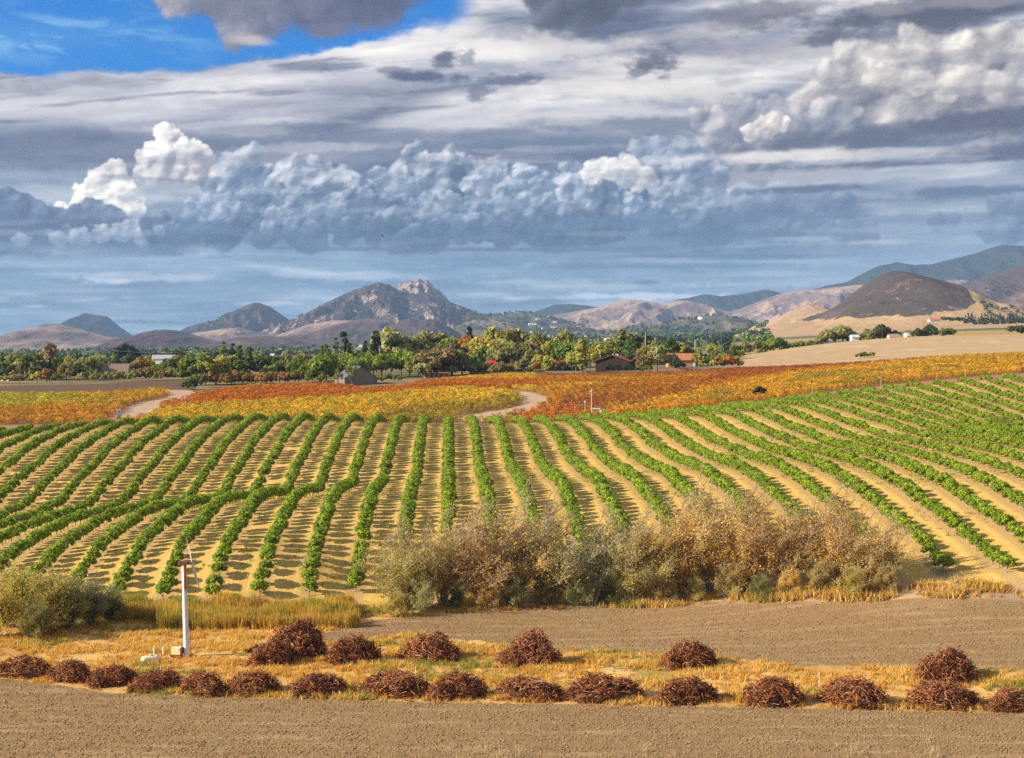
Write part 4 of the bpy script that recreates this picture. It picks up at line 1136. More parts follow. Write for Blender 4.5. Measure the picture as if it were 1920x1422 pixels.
def lnn(x, *p): return np.interp(x, [a for a, _ in p], [b_ for _, b_ in p])
YG, YL, OR, RD, OL, BR = A_(.40, .36, .03), A_(.62, .40, .03), A_(.56, .21, .02), A_(.42, .095, .018), A_(.30, .24, .03), A_(.34, .12, .03)
nz = L1.fbm(vx / 22, vy / 30, 4); nz2 = L2.fbm(vx / 7, vy / 9, 3)
ic = np.zeros((len(vx), 3), np.float32) + OR
Lft = ix < 275
f = ss(iv + nz * 12 - 762 - (275 - ix) * .03, -12, 8)
cl_ = mixc(np.zeros_like(ic) + A_(.44, .39, .04), A_(.54, .27, .03), f); cl_ = mixc(cl_, A_(.56, .38, .04), ss(744 - iv, -4, 4) * .8)
cl_ = mixc(cl_, A_(.54, .29, .03), ss(ix - 170 + nz * 60, -40, 60) * .8)
ic[Lft] = cl_[Lft]
Mid = (ix >= 275) & (ix < 1010)
la = lnn(ix, (275, 774), (400, 762), (600, 752), (760, 740), (860, 731), (980, 731))
cm = mixc(np.zeros_like(ic) + A_(.50, .165, .018), A_(.62, .42, .035), ss(iv + nz2 * 4 - la, -2, 2))
cm = mixc(cm, A_(.36, .27, .03), ss(iv - lnn(ix, (700, 790), (760, 768), (900, 756), (1000, 745)) + nz * 3, -2, 3) * .85)
cm = mixc(cm, A_(.62, .40, .03), ss(lnn(ix, (300, 760), (340, 738), (430, 735), (640, 718)) - iv, -1, 2) * .8)
cm = mixc(cm, A_(.44, .16, .02), ss(lnn(ix, (300, 760), (340, 733), (470, 728), (640, 724)) - iv, -3, 1) * 0)
ic[Mid] = cm[Mid]
Rt = ix >= 1010
lb = lnn(ix, (1000, 800), (1100, 776), (1180, 764), (1300, 741), (1400, 718), (1500, 703), (1600, 692), (1750, 676), (1920, 660))
cr = mixc(np.zeros_like(ic) + A_(.46, .19, .022), A_(.58, .32, .03), ss(nz * 1.2 + nz2 * .5, -.1, .5))
cr = mixc(cr, A_(.36, .10, .025), np.clip(np.exp(-((iv - lnn(ix, (1010, 706), (1300, 700), (1500, 692), (1700, 680))) / 9) ** 2) * .9 + np.exp(-((iv - lb + 14 + nz * 8) / 10) ** 2) * .65, 0, 1))
cr = mixc(cr, A_(.60, .33, .03), ss(iv + nz2 * 4 - lb, -2, 3)); cr = mixc(cr, A_(.30, .26, .03), ss(iv - lb - 4, -2, 6) * ss(nz + nz2 * .5, .0, .3) * .8)
ob_ = orch_back(row_k(vx, vy))
cr = mixc(cr, A_(.56, .22, .02), ss(ob_ + 22 + nz * 8 - vy, -4, 4) * .85)
ic[Rt] = cr[Rt]
ic[(ix > 960) & (ix < 1100) & (iv > 768)] = A_(.54, .20, .02)
ic = ic * (1 + .24 * rg.normal(size=(len(vx), 1))); gq = (rg.random(len(vx)) < .16)[:, None]; ic = np.where(gq, ic * A_(.62, .85, .9), ic)
scatter("vineyard", "autumn vineyard in yellow, orange and rust blocks behind the orchard crest", "vineyard", vt, np.stack([vx, vy, vz], 1), rg.random(len(vx)) * 6.28, rg.uniform(.85, 1.2, len(vx)), rg.integers(0, 4, len(vx)), np.clip(ic, .01, .9), [vine_mat])

# ------------------------------------------------------------------ grass, reeds, clods
grass_mat = leaf_mat("grass_blades", .3, .7, inst=True, var=.45, warm=(1.15, 1.1, .9))
def tuft(seed, n, h, spread, w, lean=.35):
    r = np.random.default_rng(seed); V, Fc, T = [], [], []
    for i in range(n):
        a = r.random() * 6.283; rad = spread * r.random() ** .5
        bx, by = math.cos(a) * rad, math.sin(a) * rad; hh = h * r.uniform(.55, 1.1)
        lx, ly = r.normal() * lean * hh + .12 * hh, r.normal() * lean * hh
        d = r.random() * 6.283; wx_, wy_ = math.cos(d) * w, math.sin(d) * w
        o = len(V); V += [(bx - wx_, by - wy_, -.05), (bx + wx_, by + wy_, -.05), (bx + lx, by + ly, hh)]; Fc.append((o, o + 1, o + 2)); T += [r.random()] * 3
    return [(np.array(V), np.array(Fc), np.array(T))]
gt = [tuft(400 + i, 16, .50, .30, .035) for i in range(3)]
def in_grass(X, Y):
    c, so, mu, be, u = zones(X, Y)
    return (so < .12) & (mu < .25)
n = 62000
Yq = 118 + (186 - 118) * rg.random(n) ** .9; Xq = (rg.random(n) * 2 - 1) * .40 * Yq
k_ok = in_grass(Xq, Yq); Xq, Yq = Xq[k_ok], Yq[k_ok]
tq = Xq / Yq
g1 = L1.fbm(Xq / 7, Yq / 4, 4); g2 = L2.fbm(Xq / 14, Yq / 6, 4)
keepg = rg.random(len(Xq)) < np.clip(.55 + g1 * 1.5, .06, 1)
Xq, Yq, tq, g1, g2 = (a[keepg] for a in (Xq, Yq, tq, g1, g2))
icg = np.zeros((len(Xq), 3), np.float32) + A_(.62, .34, .05)
icg = mixc(icg, A_(.74, .52, .18), np.clip(.4 + g1 * 1.2 + rg.normal(size=len(Xq)) * .2, 0, 1)); icg = mixc(icg, A_(.58, .22, .03), ss(-g1 + rg.normal(size=len(Xq)) * .15, .05, .4) * .8)
icg = mixc(icg, A_(.24, .28, .04), ss(g2 + rg.normal(size=len(Xq)) * .08, .16, .34) * .8)
scg = rg.uniform(.5, 1.25, len(Xq)) * (1 + .5 * g1)
mar = (Yq > far_hi(tq)) & (tq > .06); scg[mar] *= 1.9; icg[mar] = icg[mar] * .5 + A_(.54, .37, .12) * .5
scatter("golden_grass", "rough golden and rusty grass between the ploughed fields", "grass", gt, np.stack([Xq, Yq, hz(Xq, Yq)], 1), rg.random(len(Xq)) * 6.28, scg, rg.integers(0, 3, len(Xq)), icg, [grass_mat])
# reeds in the ditch between the grass and the orchard
rt = [tuft(500 + i, 26, 1.75, .45, .05, .10) for i in range(3)]
n = 5200
xr = rg.uniform(190, 668, n); dr = 159 + 13 * rg.random(n) + (xr - 200) * .004
hm = L3.fbm(xr / 90, dr / 5, 3)
Xr = (xr - CX) * dr / F
icr = mixc(np.zeros((n, 3), np.float32) + A_(.58, .38, .08), A_(.30, .33, .05), ss(L1.fbm(xr / 70, dr / 6, 3) + rg.normal(size=n) * .12, -.05, .45) * .8); icr = mixc(icr, A_(.50, .30, .08), ss(-hm + rg.normal(size=n) * .1, .05, .3) * .8)
kp = rg.random(n) < np.clip(.75 + hm, .2, 1); kp &= (dr > 165) | (xr > 300)
scatter("reeds", "tall green and straw coloured reeds in the ditch below the orchard", "reeds", rt, np.stack([Xr, dr, hz(Xr, dr)], 1)[kp], (rg.random(n) * 6.28)[kp], (rg.uniform(.7, 1.2, n) * (1 + hm * .5))[kp], rg.integers(0, 3, n)[kp], icr[kp], [grass_mat])
# clods on the ploughed soil
clod_mat = leaf_mat("soil_clods", 0.0, .95, inst=True, var=.25, warm=(1.1, 1.05, 1.0))
ct_ = []
for i in range(3):
    r = np.random.default_rng(600 + i); v = ICO[0] * (1 + r.normal(size=(len(ICO[0]), 1)) * .22) * np.array([1.2, .9, .55])
    ct_.append([(v, ICO[1], r.random(len(v)))])
n = 80000
Yc_ = 100 + 72 * rg.random(n) ** 1.1; Xc_ = (rg.random(n) * 2 - 1) * .40 * Yc_
c_, so_, *_r = zones(Xc_, Yc_); kp = so_ > .6; Xc_, Yc_ = Xc_[kp], Yc_[kp]
n = len(Xc_); cc_ = np.zeros((n, 3), np.float32) + A_(.20, .125, .068); cc_ = mixc(cc_, A_(.40, .28, .15), rg.random(n) * .8)
scatter("soil_clods", "loose brown clods lying over the ploughed fields", "soil", ct_, np.stack([Xc_, Yc_, hz(Xc_, Yc_) + .02], 1), rg.random(n) * 6.28, rg.random(n) ** 2.4 * .075 + .03, rg.integers(0, 3, n), cc_, [clod_mat])
# a pale line of straw and weeds along the vines is left to the ground; low green weeds on the orchard floor
wt = [tuft(700 + i, 9, .16, .28, .05, .6) for i in range(2)]
n = 16000
Yw = 172 + 190 * rg.random(n); Xw = (rg.random(n) * 2 - 1) * .39 * Yw
c_, so_, mu_, *_r = zones(Xw, Yw); kp = (mu_ > .8) & (L2.fbm(Xw / 12, Yw / 12, 3) > .12); Xw, Yw = Xw[kp], Yw[kp]; n = len(Xw)
scatter("orchard_weeds", "low green weeds on the straw between the orchard rows", "weeds", wt, np.stack([Xw, Yw, hz(Xw, Yw)], 1), rg.random(n) * 6.28, rg.uniform(.7, 1.6, n), rg.integers(0, 2, n), np.zeros((n, 3)) + A_(.17, .20, .045), [grass_mat])

dwt = [tuft(760 + i, 22, .75, .22, .012, .45) for i in range(2)]
dq = []
for cx_, n_ in ((152, 3), (420, 4), (880, 9), (935, 12), (985, 7), (1240, 4), (1600, 6), (1745, 8)):
    for _ in range(n_): dq.append(ground_at(cx_ + rg.normal() * 18, rg.uniform(1392, 1450)))
dq = np.array(dq); n = len(dq)
scatter("dry_weeds", "pale wispy dead weeds on the near edge of the ploughed field", "weeds", dwt, dq, rg.random(n) * 6.28, rg.uniform(.7, 1.7, n), rg.integers(0, 2, n), np.zeros((n, 3)) + A_(.58, .46, .32), [grass_mat])

# ------------------------------------------------------------------ willows
wil_mat = leaf_mat("willow_leaves", .5, .6, obj_col=True, var=.38, warm=(1.2, 1.2, 1.1))
wil_bark, b = mat_new("pale_willow_bark", .85, .15); setc(b, cmix(noise(opos(), 5, 5), (.20, .15, .10), (.46, .38, .28)))
def willow(seed, h, spread, leaves, twigs, low=.0, size=.26):
    """many stems from the ground, feathery twigs and small narrow leaves, bent to the right by the wind"""
    r = np.random.default_rng(seed); br = []; ends = []
    for i in range(20):
        a = r.random() * 6.283; s = spread * r.uniform(.15, 1.0); hh = h * r.uniform(.30, 1.0) * (1.12 - .35 * s / spread)
        p = [np.array([math.cos(a) * .5 * r.random(), math.sin(a) * .5 * r.random(), -.2])]
        m = 6
        for j in range(1, m + 1):
            q = j / m
            p.append(np.array([math.cos(a) * s * q ** 1.3 + .05 * h * q * q + r.normal() * .22, math.sin(a) * s * q ** 1.3 * .8 + r.normal() * .22, hh * q ** .85]))
        br.append(tube(p, np.linspace(.085, .02, m + 1) * h / 10, 4)); ends.append(np.array(p))
    # second order
    second = []
    for P_s in ends:
        for _i in range(8):
            j = r.integers(1, len(P_s) - 1); f = r.random(); b0 = P_s[j] * (1 - f) + P_s[j + 1] * f
            d = unit(np.array([r.normal() + .35, r.normal(), .6 + r.random() * 1.1])); L = h * r.uniform(.12, .28)
            p = [b0, b0 + d * L * .5 + r.normal(size=3) * .1, b0 + d * L + np.array([.1, 0, .12]) * L]
            br.append(tube(p, [.04 * h / 10, .028 * h / 10, .015], 3)); second.append(np.array(p))
    allp = second + [e[2:] for e in ends]
    # twigs as thin slivers
    w = np.array([len(s_) for s_ in allp], float); idx = r.integers(0, len(allp), twigs)
    B = np.empty((twigs, 3))
    for n_, i in enumerate(idx):
        s_ = allp[i]; f = r.random() * (len(s_) - 1); j = min(int(f), len(s_) - 2); B[n_] = s_[j] + (s_[j + 1] - s_[j]) * (f - j)
    D = unit(r.normal(size=(twigs, 3)) * np.array([.9, .9, .6]) + np.array([.35, 0, .75])); Lt = r.uniform(.5, 1.5, twigs) * h / 10
    side = unit(np.cross(D, r.normal(size=(twigs, 3)))) * .018
    T3 = np.stack([B - side, B + side, B + D * Lt[:, None]], 1).reshape(-1, 3)
    tw = (T3, np.arange(twigs * 3).reshape(-1, 3), np.full(twigs * 3, .5))
    i = r.integers(0, twigs, leaves); f = r.random(leaves)
    Pp = B[i] + D[i] * (Lt[i] * f)[:, None] + r.normal(size=(leaves, 3)) * .16
    pr = np.clip(1.30 - Pp[:, 2] / h * 1.15, .16, 1); kp = (r.random(leaves) < pr); Pp = Pp[kp]; Dn = D[i][kp]
    N_ = unit(r.normal(size=Pp.shape) + np.array([-.3, -.3, .4]))
    v, f_ = kites(Pp, N_, size * r.uniform(.6, 1.3, len(Pp)), size * .36 * r.uniform(.6, 1.3, len(Pp)), r, along=Dn)
    # skirts of leaves near the ground
    br_m = tri_mesh("willow_branches", br + [tw], wil_bark)
    lm = tri_mesh("willow_foliage", [(v, f_, np.repeat(np.clip(r.normal(size=len(Pp)) * .25 + .5, 0, 1), 4))], wil_mat)
    return br_m, lm
WT = [willow(800, 10, 6.0, 19000, 4600), willow(801, 10, 6.4, 16000, 4400), willow(802, 10, 5.6, 14000, 4600), willow(803, 10, 6.6, 21000, 4200), willow(804, 5, 3.8, 17000, 1200, size=.24)]
def put_willow(t, x, d, hgt, colr, label, group, rz=None):
    p = px_d(x, d, -.1)
    root = link("willow", None, loc=p, rot=(0, 0, rg.uniform(-.5, .5) if rz is None else rz), scale=hgt / (10 if t < 4 else 5))
    tag(root, label, "bush" if t == 4 else "tree", group)
    if t == 4: root.name = "willow_bush"
    c = link("crown", WT[t][1], root); c.color = (*colr, 1); link("branches", WT[t][0], root)
W_GR, W_OL, W_TN, W_OR, W_BR = (.50, .48, .24), (.54, .44, .12), (.80, .56, .20), (.85, .50, .11), (.66, .42, .14)
for i, (t, x, d, h_, c) in enumerate(((3, 765, 172, 11.0, W_OL), (1, 830, 175, 12.8, W_TN), (2, 900, 174, 13.3, W_BR), (0, 965, 176, 13.4, W_TN), (2, 1040, 175, 13.6, W_OL), (1, 1110, 173, 12.4, W_GR),
                                      (0, 1190, 172, 12.0, W_OL), (1, 1265, 173, 13.2, W_OR), (3, 1330, 173, 13.6, W_TN), (2, 1400, 171, 13.2, W_OR), (1, 1480, 169, 11.5, W_BR), (2, 1555, 168, 12.0, W_OR), (1, 1625, 165, 9.8, W_TN))):
    nm = {W_GR: "grey-green", W_OL: "olive", W_TN: "tan and green", W_OR: "orange-tan", W_BR: "thin brown"}[c]
    put_willow(t, x, d, h_, c, "%s feathery willow, %s from the left in the thicket" % (nm, ordn(i + 1)), "willows in the creek thicket")
xs_ = [735, 790, 850, 905, 960, 1015, 1075, 1130, 1185, 1240, 1300, 1360, 1420, 1470, 1530, 1590, 1650]
for i, x in enumerate(xs_):
    c = [W_OL, W_GR, (.26, .27, .09), W_TN, (.40, .38, .20)][i % 5]
    if x > 1180 and i % 5 in (1, 4): c = W_TN; c = (.56, .43, .18)
    put_willow(4, x, float(far_hi((x - CX) / F)) + 1.6 + (i % 3) * .8, rg.uniform(3.0, 4.8), c, "low %s bush at the foot of the thicket, %s from the left" % ("golden tan" if c == (.56, .43, .18) else ["olive", "grey-green", "dull green", "tan", "silvery"][i % 5], ordn(i + 1)), "bushes along the foot of the thicket")
for i, (x, d, h_, c, nm) in enumerate(((20, 161, 7.6, (.50, .44, .08), "yellow-green"), (75, 158, 7.4, (.46, .38, .09), "olive gold"), (125, 160, 6.6, (.34, .32, .10), "dark olive"), (170, 163, 5.6, (.30, .30, .16), "grey-green"), (-15, 156, 6.5, (.56, .42, .08), "golden"), (200, 165, 4.2, (.28, .28, .11), "small dull green"), (60, 154, 4.6, (.26, .22, .06), "low golden"))):
    put_willow(4, x, d, h_, c, "%s willow bush in the clump left of the white pole" % nm, "willow bushes at the left edge")

# ------------------------------------------------------------------ heaps of pulled vines
pile_mat, b = mat_new("dead_vine_wood", .85, .15)
_, t = attr('tint')
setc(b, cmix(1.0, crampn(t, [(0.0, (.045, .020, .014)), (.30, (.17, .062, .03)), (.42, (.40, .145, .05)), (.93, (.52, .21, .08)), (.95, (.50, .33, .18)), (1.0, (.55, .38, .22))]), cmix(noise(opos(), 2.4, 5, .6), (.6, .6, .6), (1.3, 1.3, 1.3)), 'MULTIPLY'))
def pile(seed, n=1500, two=False):
    r = np.random.default_rng(seed); parts = []
    b_v, b_f = ICO
    import bmesh
    bm = bmesh.new(); bmesh.ops.create_icosphere(bm, subdivisions=3, radius=1.0)
    v = np.array([q.co[:] for q in bm.verts]); f = np.array([[w.index for w in p.verts] for p in bm.faces]); bm.free()
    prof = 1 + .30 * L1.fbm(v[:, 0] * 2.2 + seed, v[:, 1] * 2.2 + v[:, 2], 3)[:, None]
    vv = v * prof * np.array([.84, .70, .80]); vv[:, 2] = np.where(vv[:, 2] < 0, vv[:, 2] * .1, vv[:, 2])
    parts.append((vv, f, np.full(len(vv), .02)))  # inner mound coloured dark for the shade in gaps between sticks
    for i in range(n):
        u = unit(r.normal(size=3)); u[2] = abs(u[2]); rad = r.uniform(.78, 1.04)
        pr = 1 + .36 * float(L1.fbm(np.array(u[0] * 2.2 + seed), np.array(u[1] * 2.2 + u[2]), 3))
        p0 = u * np.array([1.0, .84, .95]) * rad * pr * np.array([1, 1, 1 - .12 * abs(u[0])])
        tg_ = unit(np.cross(u, r.normal(size=3)) + u * r.normal() * .5); L = r.uniform(.08, .28) if r.random() < .88 else r.uniform(.3, .75)
        bend = r.normal(size=3) * .07
        p = [p0 - tg_ * L * .5, p0 + bend, p0 + tg_ * L * .3 - bend * .4, p0 + tg_ * L * .55 + r.normal(size=3) * .05]
        if min(q[2] for q in p) < -.03: p = [np.array([q[0], q[1], max(q[2], .0)]) for q in p]
        a = tube(p, np.array([.016, .013, .010, .004]) * r.uniform(.4, 1.4), 3)
        parts.append((a[0], a[1], np.full(len(a[0]), r.random())))
    for i in range(70):
        a_ = r.random() * 6.283; q = r.uniform(.95, 1.35); c_ = np.array([math.cos(a_) * q, math.sin(a_) * q * .9, .02]); d_ = unit(np.array([r.normal(), r.normal(), .1])); L = r.uniform(.08, .3)
        a = tube([c_ - d_ * L * .5, c_ + np.array([0, 0, .03]), c_ + d_ * L * .5], np.array([.014, .011, .004]), 3); parts.append((a[0], a[1], np.full(len(a[0]), r.random())))
    return tri_mesh("vine_heap", parts, pile_mat)
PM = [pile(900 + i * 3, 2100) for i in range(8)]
front_p = [(35, 1272, 98, 36), (125, 1279, 82, 38), (203, 1289, 88, 38), (286, 1297, 92, 36), (373, 1303, 98, 38), (470, 1304, 98, 40), (594, 1307, 108, 38), (737, 1309, 128, 42), (857, 1312, 104, 44),
           (990, 1315, 126, 38), (1136, 1317, 138, 44), (1292, 1321, 116, 44), (1455, 1326, 106, 50), (1610, 1327, 118, 48), (1776, 1331, 130, 46), (1905, 1335, 90, 40)]
def put_pile(m, x, v, w, h_, label, group, sy=.85):
    p = ground_at(x, v + 1); px = p[1] / F
    o = link("brush_pile", PM[m], loc=(p[0], p[1] + w * px * .28, p[2] - .05), rot=(0, 0, rg.uniform(-.5, .5) + (3.14 if rg.random() < .5 else 0)), scale=(w * px * .52, w * px * .46 * sy, h_ * px * 1.08))
    tag(o, label, "brush pile", group)
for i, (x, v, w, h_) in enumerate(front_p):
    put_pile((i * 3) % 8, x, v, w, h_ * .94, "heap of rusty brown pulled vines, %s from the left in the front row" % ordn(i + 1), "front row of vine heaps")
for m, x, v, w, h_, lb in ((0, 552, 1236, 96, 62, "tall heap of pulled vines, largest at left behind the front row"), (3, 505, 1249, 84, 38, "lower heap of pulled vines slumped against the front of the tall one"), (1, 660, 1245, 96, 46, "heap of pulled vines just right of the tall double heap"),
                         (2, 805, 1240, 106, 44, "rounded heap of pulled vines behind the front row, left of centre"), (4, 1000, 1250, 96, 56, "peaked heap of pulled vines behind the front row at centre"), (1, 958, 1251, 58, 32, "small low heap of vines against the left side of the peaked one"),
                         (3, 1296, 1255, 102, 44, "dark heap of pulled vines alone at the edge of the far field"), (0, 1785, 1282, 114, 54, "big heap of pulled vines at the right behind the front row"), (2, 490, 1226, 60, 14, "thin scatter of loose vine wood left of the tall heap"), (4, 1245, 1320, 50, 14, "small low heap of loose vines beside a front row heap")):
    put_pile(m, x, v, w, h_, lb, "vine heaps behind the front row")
# ------------------------------------------------------------------ valley trees
val_mat = leaf_mat("valley_tree_leaves", .40, .65, obj_col=True, var=.58, warm=(1.25, 1.15, .85))
def vtree(seed, kind):
    r = np.random.default_rng(seed)
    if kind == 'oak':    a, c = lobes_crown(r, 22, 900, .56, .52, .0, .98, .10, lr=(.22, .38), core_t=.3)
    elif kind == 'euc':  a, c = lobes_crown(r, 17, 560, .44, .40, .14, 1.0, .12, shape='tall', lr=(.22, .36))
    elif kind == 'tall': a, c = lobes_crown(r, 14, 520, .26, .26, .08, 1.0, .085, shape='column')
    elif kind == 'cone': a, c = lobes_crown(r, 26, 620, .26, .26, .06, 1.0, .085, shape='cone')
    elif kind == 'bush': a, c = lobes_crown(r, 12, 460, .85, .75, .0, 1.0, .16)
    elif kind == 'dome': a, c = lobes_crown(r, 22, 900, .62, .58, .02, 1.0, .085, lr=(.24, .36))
    elif kind == 'airy': a, c = lobes_crown(r, 20, 420, .36, .34, .12, 1.0, .075, shape='tall', lr=(.18, .30))
    elif kind == 'palm':
        v, f, t = [], [], []; o = 0
        for i in range(26):
            an = r.random() * 6.283; e = r.uniform(-.5, .9); d = np.array([math.cos(an) * math.cos(e), math.sin(an) * math.cos(e), math.sin(e)])
            s_ = np.array([-math.sin(an), math.cos(an), 0]) * .022; b0 = np.array([0, 0, .86]); p1 = b0 + d * .10; p2 = b0 + d * .2 + np.array([0, 0, -.07])
            v += [b0, p1 + s_, p2, p1 - s_]; f.append((o, o + 1, o + 2, o + 3)); o += 4; t += [r.random()] * 4
        a, c = (np.array(v), np.array(f), np.array(t)), None
    if kind == 'airy': c = None
    tr_ = [tube([(0, 0, -.05), (.01, 0, .4), (0, .01, .8)], [.028, .02, .01] if kind != 'palm' else [.012, .010, .010], 5)]
    if kind in ('oak', 'euc', 'airy'):
        for i in range(4):
            an = r.random() * 6.283
            tr_.append(tube([(0, 0, .2), (math.cos(an) * .12, math.sin(an) * .12, .42), (math.cos(an) * .26, math.sin(an) * .26, .68)], [.018, .012, .005], 3))
    return tri_mesh(kind + "_crown", [a] + ([c] if c is not None else []), val_mat), tri_mesh(kind + "_trunk", tr_, bark)
VT = {k: [vtree(1000 + 10 * i + j, k) for j in range(3)] for i, k in enumerate(('oak', 'euc', 'tall', 'cone', 'bush', 'palm', 'airy'))}
VT['dome'] = [vtree(1500 + i, 'dome') for i in range(2)]
G_DK, G_MD, G_BR, G_GY, G_SV, G_YG, G_YL, G_RU, G_OR, G_BN, G_BL = ((.085, .125, .035), (.16, .225, .035), (.25, .34, .04), (.28, .295, .10), (.37, .38, .19), (.42, .42, .08),
                                                            (.56, .48, .09), (.40, .23, .08), (.52, .25, .05), (.30, .23, .10), (.035, .055, .028))
CN = {G_DK: "dark green", G_MD: "mid green", G_BR: "bright green", G_GY: "grey-green", G_SV: "silvery green", G_YG: "yellow-green", G_YL: "golden yellow", G_RU: "rust brown", G_OR: "orange", G_BN: "dull brown", G_BL: "blackish green"}
KN = dict(oak="rounded tree", euc="loose eucalyptus-like tree", tall="upright narrow tree", cone="pointed conifer", bush="low spreading bush", palm="palm", dome="broad dense tree", airy="airy thin-crowned tree")
trees = []      # (column, distance, height, kind, colour, sink)
def T(x, d, h, kind, c, w=1.0, dz=-.2): trees.append((x, d, h, kind, c, w, dz))
# in front: around the barn, the red building and the vineyard edge
for x, d, h, k, c in ((634, 520, 7.0, 'airy', G_GY), (660, 512, 10.0, 'airy', (.24, .24, .09)), (648, 540, 4, 'bush', G_GY), (712, 545, 3.2, 'bush', G_GY), (728, 560, 3.0, 'bush', G_DK), (745, 556, 3.0, 'bush', G_GY),
                      (1028, 622, 14.5, 'tall', G_YG), (1012, 640, 9, 'oak', G_YG), (1092, 606, 15.5, 'tall', G_YG), (1106, 612, 12.0, 'airy', G_YL), (1080, 618, 12, 'oak', G_YG), (1205, 612, 13.0, 'airy', G_BN), (1188, 640, 11, 'oak', G_DK),
                      (1232, 606, 14.5, 'airy', G_SV), (1250, 610, 8.5, 'bush', G_SV), (1218, 622, 10, 'oak', G_YG), (1306, 612, 9.0, 'airy', G_YG), (1322, 612, 6, 'bush', G_YG), (1345, 618, 6, 'bush', G_RU), (1366, 620, 6.2, 'bush', G_OR), (1380, 622, 5.0, 'bush', G_YG),
                      (1143, 612, 4.0, 'bush', G_BR), (1158, 612, 3.8, 'bush', G_BR), (1178, 611, 3.6, 'bush', G_BR), (1200, 612, 3.4, 'bush', G_BR), (1215, 613, 3.2, 'bush', G_BR), (1200, 616, 7.5, 'airy', G_RU), (1275, 616, 4, 'bush', G_GY)):
    T(x, d, h, k, c)
for i, x in enumerate(range(1036, 1090, 9)): T(x, 618 + i, 3.2, 'bush', (.05, .09, .02))
for i, x in enumerate(range(1000, 1070, 12)): T(x, 636 + (i % 3) * 6, 6.5, 'oak', G_RU if i % 2 else G_OR)
# rusty shrubs left of the barn
rv = np.random.default_rng(77)
for i, x in enumerate(range(402, 566, 10)): T(x + rv.uniform(-3, 3), 535 + rv.uniform(0, 20) + (x - 400) * .05, rv.uniform(5.0, 7.0), 'oak', [(.28, .19, .06), G_RU, (.31, .20, .07), (.24, .20, .08)][i % 4])
for i, x in enumerate(range(812, 1000, 9)): T(x + rv.uniform(-3, 3), 606 + rv.uniform(0, 24), rv.uniform(4.2, 6.5) , 'bush' if i % 2 else 'oak', [(.30, .19, .07), (.34, .20, .06), G_BN, (.30, .24, .08), G_GY][i % 5])
for x, d, h, k, c in ((367, 545, 14, 'oak', G_MD), (385, 540, 11, 'airy', G_YG), (405, 552, 14, 'oak', G_YG), (372, 520, 6.0, 'bush', G_GY), (355, 505, 4.5, 'bush', G_MD), (420, 590, 17, 'cone', G_MD), (436, 595, 16, 'cone', G_DK), (450, 590, 15, 'cone', G_MD),
                      (468, 600, 14, 'cone', G_DK), (490, 640, 12, 'oak', G_DK), (520, 650, 10, 'oak', G_MD), (507, 605, 8, 'oak', G_YG), (600, 560, 12, 'oak', G_BR), (585, 572, 10, 'oak', G_MD), (612, 575, 13, 'oak', G_MD), (640, 600, 14, 'oak', G_BR), (570, 560, 7, 'bush', G_MD), (560, 600, 11, 'oak', G_MD), (590, 540, 6, 'bush', G_MD),
                      (628, 640, 18, 'cone', G_MD), (645, 650, 21, 'cone', G_DK), (655, 640, 15, 'cone', G_DK), (612, 655, 15, 'cone', G_MD), (603, 670, 14, 'cone', G_MD), (685, 690, 16, 'cone', G_DK), (700, 680, 18, 'cone', (.06, .05, .025)), (705, 720, 22, 'cone', G_DK), (672, 590, 11.5, 'oak', G_BR), (694, 640, 13, 'oak', G_MD),
                      (715, 600, 12, 'oak', G_BR), (733, 610, 11, 'oak', G_BR), (752, 620, 13.5, 'oak', G_BR), (768, 615, 12, 'oak', G_BR), (785, 625, 10, 'oak', G_MD), (800, 600, 13, 'oak', G_BN), (792, 590, 8, 'oak', G_SV), (780, 596, 8, 'bush', G_GY), (812, 610, 13, 'oak', (.15, .14, .07)),
                      (830, 610, 14.5, 'oak', G_BN), (848, 620, 15.5, 'oak', (.17, .13, .08)), (866, 612, 13, 'airy', G_GY), (838, 640, 17, 'euc', G_MD), (884, 640, 7, 'bush', G_BR), (896, 640, 7.5, 'bush', (.16, .24, .08)), (905, 700, 21, 'oak', (.52, .44, .08)), (888, 690, 17, 'oak', (.40, .38, .08)), (915, 660, 15, 'oak', G_MD), (870, 720, 20, 'oak', G_OR),
                      (880, 730, 22, 'cone', G_BL), (940, 650, 16, 'oak', G_GY), (955, 655, 18, 'oak', G_GY), (970, 650, 15, 'oak', (.17, .17, .09)), (985, 650, 14, 'oak', G_GY), (995, 670, 16, 'oak', G_BN), (735, 760, 22, 'euc', G_SV), (722, 770, 24, 'euc', G_SV), (748, 765, 21, 'euc', G_GY), (800, 780, 22, 'euc', G_SV), (790, 770, 20, 'euc', G_GY), (825, 780, 21, 'euc', G_GY),
                      (855, 780, 20, 'oak', G_YG), (930, 760, 23, 'euc', G_GY), (945, 770, 24, 'oak', G_BN), (975, 775, 22, 'euc', G_GY), (1050, 700, 17, 'oak', G_MD), (1070, 690, 16, 'oak', G_MD), (1010, 720, 19, 'euc', G_GY), (1060, 760, 20, 'euc', G_GY), (1015, 800, 22, 'oak', G_MD), (1130, 700, 14, 'oak', G_YG),
                      (1150, 720, 17, 'oak', G_GY), (1165, 735, 19, 'euc', G_GY), (1185, 740, 20, 'oak', G_GY), (1150, 740, 16, 'oak', G_DK), (1175, 700, 15, 'oak', G_DK), (1200, 730, 18, 'oak', (.10, .13, .05)), (1240, 700, 12, 'oak', G_MD), (1255, 720, 14, 'oak', G_DK), (1225, 690, 12, 'oak', G_GY)):
    T(x, d, h, k, c)
